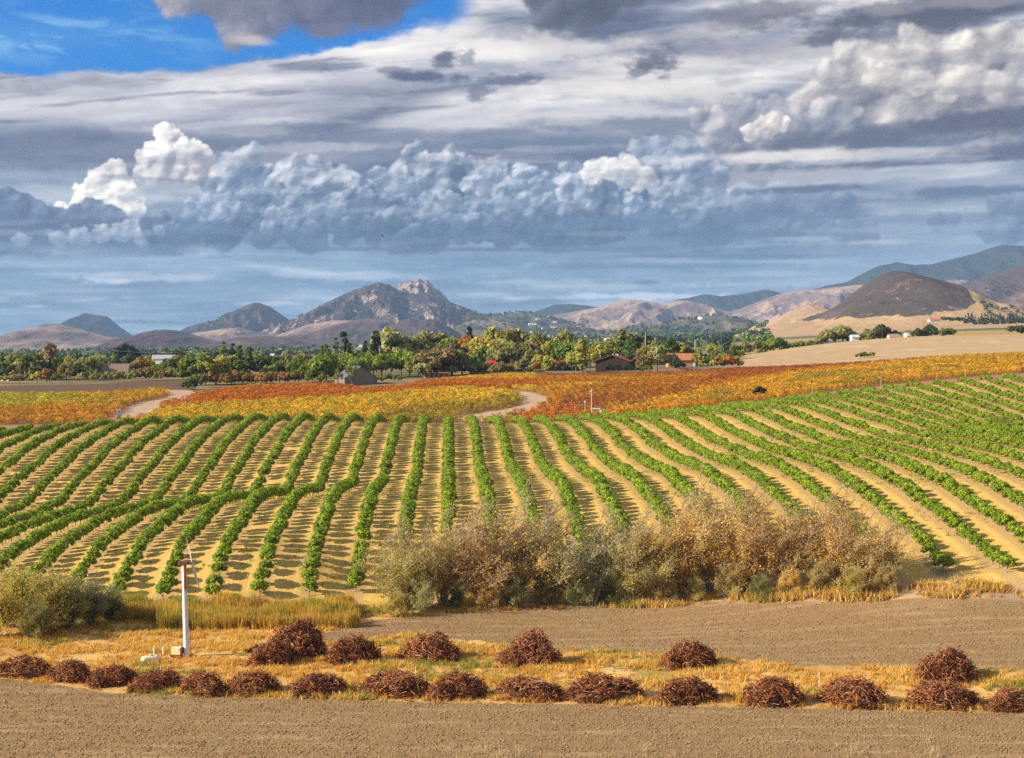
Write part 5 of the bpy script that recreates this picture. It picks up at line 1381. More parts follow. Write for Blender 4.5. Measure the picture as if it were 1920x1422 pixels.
# far left: houses' gardens
for x, d, h, k, c in ((238, 1150, 22, 'dome', G_BL), (10, 640, 6, 'bush', G_DK), (22, 650, 12, 'cone', G_DK), (5, 660, 13, 'cone', G_DK), (30, 700, 9, 'oak', G_YL), (60, 640, 14, 'oak', (.17, .20, .07)), (50, 660, 13, 'oak', G_YG), (78, 650, 12, 'oak', G_YG), (70, 600, 5.5, 'oak', G_YL),
                      (88, 602, 7, 'oak', (.36, .22, .05)), (96, 604, 6, 'oak', G_YL), (110, 600, 4.5, 'bush', G_MD), (95, 720, 20, 'tall', (.30, .20, .12)), (93, 640, 10, 'cone', G_BL), (105, 660, 12, 'oak', G_MD), (140, 650, 13, 'oak', G_GY), (125, 640, 9, 'oak', G_BN), (148, 620, 9, 'oak', G_DK), (165, 640, 12, 'oak', G_GY), (184, 650, 11, 'oak', G_DK), (170, 620, 6, 'bush', G_MD),
                      (200, 612, 4.6, 'bush', G_SV), (215, 610, 4.8, 'bush', G_GY), (230, 612, 4.6, 'bush', G_SV), (180, 612, 4.4, 'bush', G_SV), (248, 612, 5, 'bush', G_GY), (262, 614, 6, 'bush', G_BN), (276, 614, 6.2, 'bush', G_RU), (290, 614, 6, 'bush', G_GY), (304, 614, 5.6, 'bush', G_BN), (320, 616, 6, 'bush', G_SV), (336, 616, 6, 'bush', G_GY), (350, 616, 6.4, 'bush', G_SV),
                      (246, 660, 9, 'oak', G_DK), (262, 690, 11, 'oak', (.36, .23, .05)), (275, 700, 11, 'oak', G_YG), (300, 680, 7, 'bush', G_BR), (318, 680, 10, 'oak', G_MD), (335, 690, 12, 'oak', (.30, .22, .06)), (350, 680, 12, 'oak', G_DK), (20, 600, 4.0, 'bush', G_SV), (38, 602, 4.4, 'bush', G_SV), (52, 602, 4.2, 'bush', G_GY), (155, 604, 4.4, 'bush', G_SV), (5, 602, 3.6, 'bush', G_GY)):
    T(x, d, h, k, c)
for x, h in ((325, 16), (340, 19), (368, 20), (382, 18), (395, 15), (410, 17)): T(x, 1350, h, 'palm', G_MD)
for x, h in ((330, 17), (337, 15), (350, 14), (388, 13), (404, 14)): T(x, 1500, h, 'oak', G_BL)
# fill of the valley belt in depth
for d, x0, x1, n, hmin, hmax in ((720, -40, 360, 18, 7, 11), (850, -40, 640, 26, 8, 13), (1000, -40, 720, 28, 8, 14), (1250, -40, 700, 26, 9, 14), (1600, -40, 760, 20, 9, 15), (820, 1000, 1290, 13, 9, 14), (960, 900, 1420, 20, 8, 13), (1150, 700, 1440, 22, 9, 14), (1500, 700, 1440, 16, 9, 14),
                                  (700, 1270, 1380, 8, 4, 8), (760, 1280, 1395, 8, 5, 9), (900, 1330, 1470, 9, 5, 9), (1050, 1380, 1560, 9, 5, 9)):
    for i in range(n):
        x = x0 + (x1 - x0) * (i + rv.random()) / n
        c = [G_DK, G_MD, G_GY, G_MD, G_GY, G_DK, G_YG, G_SV, G_BR, G_BN][rv.integers(0, 10)] if x < 1100 else [G_DK, G_MD, G_DK, G_GY, G_MD, G_YG][rv.integers(0, 6)]
        k = ['oak', 'oak', 'euc', 'oak', 'cone', 'bush'][rv.integers(0, 6)]
        T(x, d * rv.uniform(.94, 1.06), rv.uniform(hmin, hmax) * (.6 if k == 'bush' else 1), k, c)
# on the right, beyond the dry hill
for x, d, h, k, c, vb in ((1552, 900, 12, 'oak', G_GY, 650), (1566, 905, 13, 'oak', (.15, .17, .06), 647), (1580, 900, 14, 'oak', G_GY, 646), (1590, 910, 12, 'oak', G_MD, 646), (1540, 905, 9, 'oak', G_GY, 651), (1636, 960, 15, 'oak', G_GY, 641), (1650, 960, 16, 'oak', G_DK, 640), (1662, 965, 12, 'oak', G_MD, 640), (1676, 960, 11, 'oak', G_DK, 640),
                      (1616, 950, 8, 'bush', G_YG, 643), (1704, 980, 9, 'oak', G_GY, 635), (1722, 985, 10, 'oak', G_DK, 633), (1745, 990, 13, 'oak', (.05, .09, .03), 631), (1733, 990, 10, 'oak', G_DK, 632), (1774, 1000, 10, 'oak', G_MD, 630), (1784, 1000, 8, 'oak', G_MD, 629), (1450, 880, 10, 'oak', G_BR, 662), (1462, 885, 9, 'oak', G_MD, 660), (1436, 880, 7, 'bush', G_BR, 664),
                      (1480, 900, 5, 'bush', G_BR, 656), (1500, 900, 5, 'bush', G_MD, 655), (1520, 905, 5, 'bush', G_BR, 653), (1610, 660, 2.6, 'bush', G_MD, None), (1622, 662, 3.0, 'bush', (.12, .15, .05), None), (1633, 664, 2.8, 'bush', G_YG, None), (1905, 1000, 9, 'bush', G_DK, 626), (1426, 392, 4.0, 'dome', (.04, .055, .02), None)):
    z = None
    if vb is not None:
        z = max(H - (vb - VH) * d / F - h * .25, px_d(x, d)[2]) - px_d(x, d)[2]
        T(x, d, h, k, c, 1.0, min(z, 4.0))
    else: T(x, d, h, k, c)
trees.sort(key=lambda q: q[0])
cnt = {}
for (x, d, h, k, c, w, dz) in trees:
    m = VT[k][rv.integers(0, len(VT[k]))]
    p = px_d(x, d, dz)
    root = link("tree_%s" % dict(oak='broadleaf', euc='eucalyptus', tall='narrow', cone='conifer', bush='low', palm='palm', dome='dense', airy='airy')[k] if k not in ('bush', 'palm', 'cone') else dict(bush='shrub', palm='palm_tree', cone='conifer_tree')[k], None, loc=p, rot=(0, 0, rv.random() * 6.28), scale=(h * w, h * w, h))
    cn = CN.get(c) or ("olive gold" if c[0] > .2 and c[1] > .2 else "brownish" if c[0] > c[1] else "olive green")
    if x > 1400: place = "past the dry hill" if d > 700 else ("on the dry hill" if d > 500 else "at the orchard crest")
    elif d > 800: place = "deep in the valley belt"
    elif x < 380: place = "before the far left houses"
    elif x < 600: place = "left of the grey barn"
    elif x < 780: place = "around the grey barn"
    elif x < 1000: place = "behind the low orange roof"
    elif x < 1400: place = "around the brown building"
    lab = "%s %s %s" % (cn, KN[k], place)
    cnt[lab] = cnt.get(lab, 0) + 1
    lab = "%s, %s such from the left" % (lab, ordn(cnt[lab]))
    tag(root, lab, "bush" if k == 'bush' else "tree", "valley trees and bushes")
    cr = link("crown", m[0], root); jit = 1 + rv.normal() * .10
    cr.color = (c[0] * jit, c[1] * jit, c[2] * jit, 1)
    if k != 'bush' and d < 1000: link("trunk", m[1], root)

# far woods as masses, on the rises and over the plain
from mathutils.bvhtree import BVHTree
def bvh_of(name):
    o = bpy.data.objects[name]; me = o.data
    return BVHTree.FromPolygons([v.co[:] for v in me.vertices], [p.vertices[:] for p in me.polygons])
surf = [bvh_of(n) for n in ("town_rise", "right_shoulder", "main_mountain", "right_brown_mountain", "tan_left_hill", "left_peak", "brown_knoll", "dark_knoll", "scrub_cone", "cone_skirt", "middle_tan_hills", "little_tan_mound")]
def top_z(X, Y):
    z = float(hz(X, Y))
    for s in surf:
        hit = s.ray_cast(Vector((X, Y, 3000)), Vector((0, 0, -1)))
        if hit[0] is not None: z = max(z, hit[0].z)
    return z
wood_mat = leaf_mat("far_wood_leaves", .1, .8, inst=True, var=.5, warm=(1.1, 1.1, 1.0))
wt_ = []
for i in range(3):
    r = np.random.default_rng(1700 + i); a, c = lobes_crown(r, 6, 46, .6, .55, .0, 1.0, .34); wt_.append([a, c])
pts, scl, icw = [], [], []
def clump(x0, x1, d0, d1, n, h0, h1, thr=-1, cols=(G_BL, G_DK, G_MD)):
    for _ in range(n):
        x = rv.uniform(x0, x1); d = rv.uniform(d0, d1); X = (x - CX) * d / F
        if float(L2.fbm(np.array(X / 260.0), np.array(d / 330.0), 3)) < thr: continue
        pts.append((X, d, top_z(X, d) - .5)); scl.append(rv.uniform(h0, h1)); icw.append(cols[rv.integers(0, len(cols))])
clump(-60, 480, 1900, 4300, 900, 9, 15, .02)
clump(430, 860, 2200, 4200, 500, 9, 14, .0)
clump(760, 1440, 1800, 5200, 1500, 9, 15, -.12)
clump(930, 1450, 5200, 6400, 900, 9, 16, -.16)
clump(860, 1100, 6500, 7700, 420, 10, 18, -.1)
clump(1780, 1930, 4000, 6100, 260, 8, 14, -.05)
clump(830, 940, 7300, 8300, 160, 12, 22, -.1); clump(780, 820, 7200, 7900, 40, 14, 24); clump(370, 430, 8300, 9300, 90, 14, 24)
clump(1840, 1930, 2650, 2900, 40, 6, 10)
n = len(pts)
scatter("distant_woodland", "dark masses of distant trees over the valley and the town rise", "woodland", wt_, np.array(pts), rv.random(n) * 6.28, np.array(scl), rv.integers(0, 3, n), np.array(icw), [wood_mat])
# cypress line on the slope under the cone
for i in range(26):
    x = 1768 + i * 6.0 + rv.uniform(-1, 1); d = 2650
    X = (x - CX) * d / F; z = H - (603 + i * .55 - VH) * d / F
    z = max(z, top_z(X, d))
    h = rv.uniform(12, 24) if i > 5 else rv.uniform(9, 13)
    m = VT['cone' if i > 6 else 'oak'][i % 3]
    root = link("conifer_tree" if i > 6 else "tree_broadleaf", None, loc=(X, d, z), rot=(0, 0, rv.random() * 6), scale=(h * 1.3, h * 1.3, h))
    tag(root, "dark tree in the line on the slope under the cone, %s from the left" % ordn(i + 1), "tree", "line of dark trees under the cone")
    link("crown", m[0], root).color = (*G_DK, 1)

# ------------------------------------------------------------------ buildings
white = paint_mat("white_painted_wood", (.78, .77, .74), .6, .06)
def box(name, c, s, mat, parent=None, bev=0.0):
    x, y, z = c; a, b_, h = s[0] / 2, s[1] / 2, s[2]
    v = [(x - a, y - b_, z), (x + a, y - b_, z), (x + a, y + b_, z), (x - a, y + b_, z), (x - a, y - b_, z + h), (x + a, y - b_, z + h), (x + a, y + b_, z + h), (x - a, y + b_, z + h)]
    f = [(3, 2, 1, 0), (4, 5, 6, 7), (0, 1, 5, 4), (1, 2, 6, 5), (2, 3, 7, 6), (3, 0, 4, 7)]
    return link(name, new_mesh(name, v, f, mat), parent)
def prism_house(name, L, W, wall, ridge, wallm, roofm, loc, rot, over=.5, label=None, cat="house", group=None, lean=0.0):
    """gabled house: ridge along local x; parts wall and roof"""
    root = link(name, None, loc=loc, rot=(0, 0, rot)); tag(root, label, cat, group)
    a, b_ = L / 2, W / 2
    v = [(-a, -b_, -.5), (a, -b_, -.5), (a, b_, -.5), (-a, b_, -.5), (-a, -b_, wall), (a, -b_, wall), (a, b_, wall), (-a, b_, wall), (-a, lean, ridge - .04), (a, lean, ridge - .04)]
    f = [(0, 1, 5, 4), (1, 2, 6, 9, 5), (2, 3, 7, 6), (3, 0, 4, 8, 7)]
    link("wall", new_mesh("wall", v, f, wallm), root)
    a2 = a + over; sl = (ridge - wall) / max(b_ - lean, .1); bb = b_ + over; zz = wall - over * sl; th = .18
    v = [(-a2, -bb, zz), (a2, -bb, zz), (a2, lean, ridge), (-a2, lean, ridge), (-a2, bb, zz), (a2, bb, zz)]
    v += [(x, y, z + th) for x, y, z in v]
    f = [(0, 1, 2, 3), (3, 2, 5, 4), (9, 8, 7, 6), (10, 11, 8, 9), (0, 6, 7, 1), (5, 11, 10, 4), (0, 3, 9, 6), (3, 4, 10, 9), (1, 7, 8, 2), (2, 8, 11, 5)]
    link("roof", new_mesh("roof", v, f, roofm), root)
    return root
def stripes(name, c1, c2, freq, axis=0, rough=.8, depth=.05):
    m, b = mat_new(name, rough, .2); q = sep(opos())[axis]
    w = E.m('FRACT', q * freq)
    c = cmix(noise(opos(), 1.3, 6, .6), tuple(x * .82 for x in c1), c1)
    c = cmix(sstep(w, .86, .9), c, c2); setc(b, c); bump(b, sstep(w, .8, .9), depth, .8)
    return m
# the grey barn with standing boards
barn_wall = stripes("grey_barn_boards", (.205, .185, .145), (.09, .08, .065), 1.6, 1)
barn_roof = stripes("grey_metal_roof", (.16, .165, .175), (.10, .10, .11), 1.2, 0, .5)
bp = px_d(676, 528)
barn = prism_house("grey_barn", 15.0, 13.0, 5.0, 9.4, barn_wall, barn_roof, (bp[0] - 2.6, bp[1] + 7, bp[2] - 2.4), math.radians(-90 + 22), .25, "tall grey wooden barn with a steep metal roof behind the vines", "barn")
for o_ in barn.children:
    pass
dm = paint_mat("dark_opening", (.05, .05, .05), .8)
def slab(name, x0, x1, y0, y1, z0, z1, mat, parent): return box(name, ((x0 + x1) / 2, (y0 + y1) / 2, z0), (abs(x1 - x0), abs(y1 - y0), z1 - z0), mat, parent)
slab("door", 7.50, 7.58, 5.0, 6.0, 0, 2.5, white, barn)
for xx in (-4.5, -1.0, 2.2, 5.0): slab("door", xx, xx + 1.9, 6.50, 6.58, 0, 3.4, dm, barn)
slab("lean_to", 7.5, 12.0, -10.0, -6.6, -.3, 2.6, paint_mat("pale_shed_wall", (.50, .52, .53), .7), barn)
box("tank", (9.5, -4.6, -.2), (2.2, 1.6, 1.7), paint_mat("teal_tank_paint", (.20, .34, .32), .6), barn)
# vertical boards of the barn front, each its own piece
bd = paint_mat("grey_board", (.215, .195, .155), .8, .2, 2.0)
for i in range(22):
    y0 = -6.5 + i * 13 / 22; yc = y0 + .295; top = 5.0 + (9.4 - 5.0) * (1 - abs(yc) / 6.5) - .22
    if 5.0 < yc < 6.1: continue
    slab("board", 7.50, 7.55 + (i % 2) * .03, y0 + .02, y0 + .57, -.4, top, bd, barn)
# brown building with a red roof
tile = stripes("red_tile_roof", (.40, .11, .055), (.25, .06, .035), 1.5, 0, .75, .12)
tile2 = stripes("orange_tile_roof", (.50, .19, .08), (.34, .12, .05), 1.5, 0, .75, .12)
bw = stripes("dark_brown_boards", (.05, .026, .022), (.03, .018, .015), 1.5, 1)
bp = px_d(1156, 632)
rb = prism_house("brown_building", 17, 15.5, 4.0, 6.6, bw, tile, (bp[0], bp[1] + 6, bp[2] + .5), math.radians(-90 - 14), .9, "dark brown building with a wide red tiled roof beyond the vines", "building", lean=0)
for y in (-1.2, .3, 1.0): slab("roof_vent", 1.0, 2.0, y, y + .6, 6.2, 7.2, paint_mat("vent_grey", (.45, .42, .40), .6), rb)
bp = px_d(1282, 650)
ob2 = prism_house("orange_house", 15, 8, 3.2, 6.0, paint_mat("orange_stucco", (.52, .26, .15), .85, .08), tile2, (bp[0] + .5, bp[1] + 8, bp[2] + .3), math.radians(2), .6, "orange stucco house with an orange tiled roof right of the brown building", "house")
slab("door", 4.3, 5.3, -4.08, -4.0, 0, 2.3, white, ob2)
slab("clerestory", -7.2, 7.2, -4.12, -4.02, 2.5, 3.0, dm, ob2)
bp = px_d(818, 590)
lowr = link("low_shelter", None, loc=(bp[0], bp[1], bp[2]), rot=(0, 0, .02)); tag(lowr, "long low shelter with a narrow orange tiled roof on white posts", "shelter")
for i in range(6):
    slab("post", -5.2 + i * 2.1, -5.0 + i * 2.1, -.1, .1, -.3, 1.9, white, lowr)
o_ = box("roof", (0, 0, 1.9), (11.6, 3.0, .35), tile2, lowr); slab("wall", -5.8, 5.8, 1.2, 1.4, -.3, 1.9, paint_mat("shelter_wall", (.33, .22, .15), .8), lowr)
# black open shed with vehicles
bp = px_d(540, 640)
sh = link("dark_shed", None, loc=(bp[0], bp[1], bp[2] + .3), rot=(0, 0, .03)); tag(sh, "long black open shed under the trees left of the barn", "shed")
blk = paint_mat("black_metal", (.022, .022, .026), .7, .2)
slab("roof", -13, 13, -5, 5, 4.6, 5.1, blk, sh); slab("wall", -13, 13, 4.4, 4.7, -.6, 4.6, blk, sh)
for i in range(6): slab("post", -12.6 + i * 4.9, -12.2 + i * 4.9, -4.8, -4.5, -.6, 4.6, blk, sh)
def vehicle(name, label, cat, X, Y, z, L, W, Hh, paintc, rot=0, cab=True):
    r = link(name, None, loc=(X, Y, z), rot=(0, 0, rot)); tag(r, label, cat)
    pm = paint_mat(name + "_paint", paintc, .35, .05, spec=.5)
    box("body", (0, 0, .45), (L, W, Hh * .5), pm, r)
    if cab:
        a = L * .28; v = [(-a, -W * .46, .45 + Hh * .5), (a * 1.1, -W * .46, .45 + Hh * .5), (a * 1.1, W * .46, .45 + Hh * .5), (-a, W * .46, .45 + Hh * .5), (-a * .7, -W * .38, Hh + .3), (a * .7, -W * .38, Hh + .3), (a * .7, W * .38, Hh + .3), (-a * .7, W * .38, Hh + .3)]
        link("cabin", new_mesh("cabin", v, [(4, 5, 6, 7), (0, 1, 5, 4), (1, 2, 6, 5), (2, 3, 7, 6), (3, 0, 4, 7)], dm), r)
    else: box("cargo_box", (L * .1, 0, .45 + Hh * .5), (L * .75, W, Hh * .6), pm, r)
    for sx_ in (-.32, .32):
        for sy_ in (-.46, .46):
            v, f, t = tube([(L * sx_, W * sy_ - .1, .35), (L * sx_, W * sy_ + .1, .35)], .35, 10)
            f = list(map(tuple, f)) + [tuple(range(10))[::-1], tuple(range(10, 20))]
            link("wheel", new_mesh("wheel", v, f, dm), r)
    return r
vehicle("box_truck", "white box truck parked in front of the black shed", "truck", bp[0] + 11.2, bp[1] - 6.5, bp[2] + .3, 5.2, 2.4, 3.2, (.80, .79, .75), 1.3, False)
vehicle("parked_car", "white car under the black shed beside the truck", "car", bp[0] + 7.5, bp[1] - 4.0, bp[2] + .2, 4.4, 1.8, 1.4, (.62, .66, .72), .2)
bp = px_d(922, 636)
vehicle("parked_car", "white car parked by the red canopy under the trees", "car", bp[0] + 2.4, bp[1] - .5, bp[2] + 2.4, 4.2, 1.8, 1.4, (.82, .82, .82), .3)
cn_ = link("red_canopy", None, loc=(bp[0], bp[1] + .5, bp[2] + 2.4)); tag(cn_, "bright red canopy standing under the yellow trees", "canopy")
redm = paint_mat("red_cloth", (.62, .02, .03), .7, .1)
v = [(-2.2, -1.6, 2.3), (2.2, -1.6, 2.3), (2.2, 1.6, 2.3), (-2.2, 1.6, 2.3), (-1.8, 0, 3.4), (1.8, 0, 3.4), (-2.2, -1.6, 1.9), (2.2, -1.6, 1.9), (2.2, 1.6, 1.9), (-2.2, 1.6, 1.9)]
link("cover", new_mesh("cover", v, [(0, 1, 5, 4), (1, 2, 5), (2, 3, 4, 5), (3, 0, 4), (6, 7, 1, 0), (7, 8, 2, 1), (8, 9, 3, 2), (9, 6, 0, 3)], redm), cn_)
for a, b_ in ((-2.1, -1.5), (2.1, -1.5), (2.1, 1.5), (-2.1, 1.5)): slab("leg", a - .05, a + .05, b_ - .05, b_ + .05, -.3, 2.0, white, cn_)
# stone terraces behind the vines
stone = paint_mat("terrace_stone", (.34, .27, .20), .9, .3, 1.0)
for x0, x1, d, hgt, lab in ((880, 940, 625, 1.0, "upper low stone terrace wall below the red canopy"), (885, 995, 616, 1.0, "long lower stone terrace wall above the rust shrubs"), (1000, 1110, 608, .9, "pale low kerb wall left of the brown building"), (1225, 1290, 606, 1.0, "low tan garden wall right of the brown building")):
    a, b_ = px_d(x0, d), px_d(x1, d)
    o = box("garden_wall", ((a[0] + b_[0]) / 2, d, min(a[2], b_[2]) - .4), (b_[0] - a[0], .5, hgt + .9), stone); tag(o, lab, "wall")
# rail fence right of the orange house
fr = link("rail_fence", None, loc=px_d(1320, 610)); tag(fr, "grey rail fence along the vines below the orange house", "fence")
fm = paint_mat("weathered_rail", (.38, .33, .28), .9, .2)
for i in range(14):
    X_ = -13 + i * 2.0; zz = float(hz(fr.location.x + X_, 610)) - fr.location.z
    slab("post", X_ - .1, X_ + .1, -.1, .1, zz - .2, zz + 1.5, fm, fr)
    if i < 13:
        for q in (.5, 1.0, 1.4): slab("rail", X_ + .1, X_ + 1.9, -.06, .06, zz + q, zz + q + .14, fm, fr)
# houses at the far left and in the middle distance
brn = stripes("brown_shingle_roof", (.24, .175, .13), (.17, .12, .09), 1.4, 0, .85); tanw = paint_mat("tan_wall", (.42, .33, .25), .85)
gr_roof = stripes("pale_grey_roof", (.42, .42, .42), (.3, .3, .3), .8, 0, .6)
def hs(x, d, L, W, wall, ridge, wm, rm, rot, lab, dz=0.0, name="house"):
    p = px_d(x, d, dz)
    return prism_house(name, L, W, wall, ridge, wm, rm, (p[0], p[1] + W * .4, p[2]), rot, .5, lab, "house")
hs(214, 640, 11.5, 9, 2.6, 6.2, tanw, brn, 0.05, "house with a broad brown shingle roof at the left of the valley", 1.0)
hs(12, 640, 7, 6, 2.4, 4.2, paint_mat("peach_wall", (.66, .42, .28), .85), tile2, -.5, "small peach house with an orange roof at the far left", .6)
hs(110, 690, 9, 7, 3, 5.4, tanw, paint_mat("pinkish_roof", (.34, .22, .17), .8), .1, "small house with a dull pink roof among the left trees", .6)
hs(160, 700, 5, 6, 3, 5.0, tanw, paint_mat("dusty_roof", (.36, .25, .20), .8), .1, "narrow dusty-roofed house right of the pink-roofed one", .4)
hs(306, 950, 15, 8, 3.2, 5.6, white, gr_roof, .05, "long white building with a grey roof beyond the left trees", 5.0)
hs(363, 1000, 9, 7, 2.6, 6.5, tanw, paint_mat("straw_roof", (.52, .46, .33), .8), .6, "house with a pale straw-coloured roof behind the palms", 5.5)
hs(1603, 880, 4.5, 4, 2.0, 3.2, white, paint_mat("pale_blue_roof", (.52, .57, .62), .6), .1, "small white house with a pale roof between trees past the dry hill", 1.5)
hs(1677, 900, 7, 5, 2.2, 4.0, white, paint_mat("rosy_brown_roof", (.38, .24, .18), .8), .1, "low house with a rosy brown roof past the dry hill", 0.5)
hs(1701, 905, 2.2, 3, 2.6, 4.2, white, white, .4, "narrow bright white shed right of the rosy-roofed house", 1.0)
hs(1758, 930, 9, 5, 1.8, 2.8, white, paint_mat("pale_pink_roof", (.60, .50, .46), .8), .05, "long low pale house among trees at the right", 0.3)
p = px_d(1752, 2600); zt = top_z(p[0], 2600)
prism_house("house", 22, 12, 3.2, 6, paint_mat("cream_villa", (.70, .60, .50), .85), paint_mat("villa_red_roof", (.50, .15, .09), .8), (p[0], 2600, max(zt, H + (VH - 603) * 2600 / F)), .1, .8, "large villa with a red roof on the slope under the cone", "house")
# white towers of the works behind the trees
p = px_d(1140, 1500)
wk = link("silo_works", None, loc=(p[0], p[1], p[2] - 2)); tag(wk, "white works with a round silo rising over the valley trees", "silo")
v, f, t = tube([(0, 0, 0), (0, 0, 19)], 4.2, 16); link("silo", new_mesh("silo", v, list(map(tuple, f)) + [tuple(range(16, 32))], white, smooth=False), wk)
v, f, t = tube([(0, 0, 19.1), (0, 0, 20.6), (0, 0, 21.6)], [4.2, 4.2, .4], 16); link("silo_top", new_mesh("silo_top", v, list(map(tuple, f)), paint_mat("pale_metal", (.6, .62, .63), .5)), wk)
box("shed", (-2, -7, 0), (14, 8, 13), white, wk); box("shed", (9, -5, 0), (8, 7, 8), paint_mat("grey_shed", (.55, .56, .57), .6), wk)
# the town: small pale houses on and under the rise
hm = []
for i, (wc, rc) in enumerate((((.80, .78, .74), (.42, .38, .35)), ((.72, .66, .58), (.50, .30, .22)), ((.85, .84, .82), (.55, .55, .56)))):
    v = [(-8, -5, 0), (8, -5, 0), (8, 5, 0), (-8, 5, 0), (-8, -5, 5), (8, -5, 5), (8, 5, 5), (-8, 5, 5), (-8.5, 0, 8), (8.5, 0, 8), (-8.5, -5.6, 4.8), (8.5, -5.6, 4.8), (8.5, 5.6, 4.8), (-8.5, 5.6, 4.8)]
    me = new_mesh("town_house", v, [(0, 1, 5, 4), (1, 2, 6, 5), (2, 3, 7, 6), (3, 0, 4, 7), (10, 11, 9, 8), (9, 12, 13, 8), (11, 12, 9), (13, 10, 8)], paint_mat("town_wall_%d" % i, wc, .8), smooth=False)
    me.materials.append(paint_mat("town_roof_%d" % i, rc, .8)); me.polygons.foreach_set('material_index', np.array([0, 0, 0, 0, 1, 1, 0, 0], np.int32)); hm.append(me)
for i in range(190):
    q = rv.random()
    if q < .50: x, d = rv.uniform(1020, 1260), rv.uniform(4700, 5500)
    elif q < .66: x, d = rv.uniform(970, 1100), rv.uniform(6300, 7300)
    elif q < .76: x, d = rv.uniform(1240, 1420), rv.uniform(4600, 5400)
    elif q < .88: x, d = rv.uniform(330, 560), rv.uniform(2600, 4200)
    elif q < .95: x, d = rv.uniform(1830, 1915), rv.uniform(4600, 5600)
    else: x, d = rv.uniform(560, 940), rv.uniform(3500, 5200)
    X = (x - CX) * d / F
    s_ = rv.uniform(.55, 1.05) * (d / 5000) ** .6
    o = link("town_house", hm[i % 3], loc=(X, d, top_z(X, d)), rot=(0, 0, rv.uniform(-.6, .6)), scale=s_)
    o.name = "town_house"
    area = "on the rise" if x > 960 and d > 6000 else "under the rise" if x > 960 and x < 1500 else "on the right mountain foot" if x > 1500 else "on the left valley floor"
    tag(o, "small pale house of the distant town, %s" % area, "house", "distant town houses %s" % area)
p = px_d(1315, 5900); o = link("water_tank", None, loc=(p[0], 5900, top_z(p[0], 5900))); tag(o, "round white water tank on the crest of the town rise", "tank")
v, f, t = tube([(0, 0, 0), (0, 0, 12)], 15, 20); link("shell", new_mesh("shell", v, list(map(tuple, f)) + [tuple(range(20, 40))], white), o)
# masts on the high ridge
for i, x in enumerate((1878, 1882, 1890, 1899, 1908)):
    d = 10800; X = (x - CX) * d / F; z = H - (461 - VH) * d / F
    r = link("radio_mast", None, loc=(X, d, z - 10)); tag(r, "thin radio mast on the high blue ridge, %s from the left" % ordn(i + 1), "mast", "radio masts on the ridge")
    v, f, t = tube([(0, 0, 0), (0, 0, [34, 22, 18, 30, 20][i])], [2.0, 1.2], 4); link("pole", new_mesh("pole", v, list(map(tuple, f)), dm), r)
# ------------------------------------------------------------------ the frost fan: white pole with a two-bladed propeller
polem, b = mat_new("white_pole_paint", .35, .5)
z_ = sep(opos())[2]; xx_ = sep(opos())[0]
rust_n = noise(vmath('MULTIPLY', opos(), (4, 4, .5)), 1.2, 6, .6)
rs = sstep(z_, 6.6, 7.4) * sstep(xx_ + rust_n * .35, .10, .22)
setc(b, cmix(rs, cmix(rust_n, (.70, .70, .72), (.82, .82, .84)), cmix(noise(opos(), 4, 5), (.34, .075, .025), (.50, .14, .05))))
rustm = paint_mat("rusty_iron", (.15, .065, .04), .85, .4, 5)
bladem = paint_mat("weathered_blade", (.66, .60, .48), .5, .15)
yel = paint_mat("faded_yellow_paint", (.78, .66, .33), .6, .10, 3, rust=.30)
wp = ground_at(350, 1232)
fan = link("frost_fan", None, loc=wp, rot=(math.radians(.6), math.radians(-1.6), 0)); tag(fan, "tall white steel pole with rusty top and two thin blades standing in the grass", "wind machine")
v, f, t = tube([(0, 0, -.3), (0, 0, 3), (0, 0, 6.5), (0, 0, 9.7)], [.31, .29, .26, .235], 24)
link("pole", new_mesh("pole", v, list(map(tuple, f)) + [tuple(range(72, 96))], polem, smooth=False), fan)
for p in fan.children[0].data.polygons: p.use_smooth = len(p.vertices) == 4
v, f, t = tube([(.48, -.1, .2), (.47, -.1, 9.3)], .025, 6); link("cable_pipe", new_mesh("cable_pipe", v, list(map(tuple, f)), rustm), fan)
for z in (1.5, 2.9, 4.3, 5.7, 7.1, 8.5):
    o = box("bracket", (.40, -.1, z), (.2, .08, .06), polem, fan)
hd = box("gearbox", (-.02, 0, 9.7), (.9, .5, .34), rustm, fan)
v, f, t = tube([(-.42, 0, 9.70), (-.42, 0, 10.10)], [.20, .16], 12); link("bearing", new_mesh("bearing", v, list(map(tuple, f)) + [tuple(range(12, 24))], rustm), fan)
v, f, t = tube([(.40, 0, 9.88), (.86, 0, 9.96)], [.11, .09], 10); link("shaft", new_mesh("shaft", v, list(map(tuple, f)) + [tuple(range(10, 20))], rustm), fan)
def blade(dirv, L):
    d = Vector(dirv).normalized(); up = Vector((.25, .97, 0)).normalized(); n_ = d.cross(up)
    V = []
    for q, w, th in ((0, .09, .05), (.2, .17, .04), (.55, .15, .03), (.9, .10, .02), (1, .05, .01)):
        c = Vector((.84, 0, 9.96)) + d * L * q
        tw = .9 - q * .5
        a = up * math.cos(tw) + n_ * math.sin(tw); bn = n_ * math.cos(tw) - up * math.sin(tw)
        V += [c - a * w, c + bn * th, c + a * w, c - bn * th]
    Fc = [tuple(range(4))] + [(i * 4 + j, i * 4 + (j + 1) % 4, (i + 1) * 4 + (j + 1) % 4, (i + 1) * 4 + j) for i in range(4) for j in range(4)] + [(16, 17, 18, 19)]
    return link("blade", new_mesh("blade", [tuple(q) for q in V], Fc, bladem), fan)
blade((-.13, -.2, 1), 2.85); blade((.20, .2, -1), 2.85)
eng = link("engine_housing", None, loc=(wp[0] - 1.0, wp[1] - .2, wp[2] + .05), rot=(0, 0, -.12), scale=.86); tag(eng, "faded yellow engine box with rusty side at the foot of the white pole", "engine box")
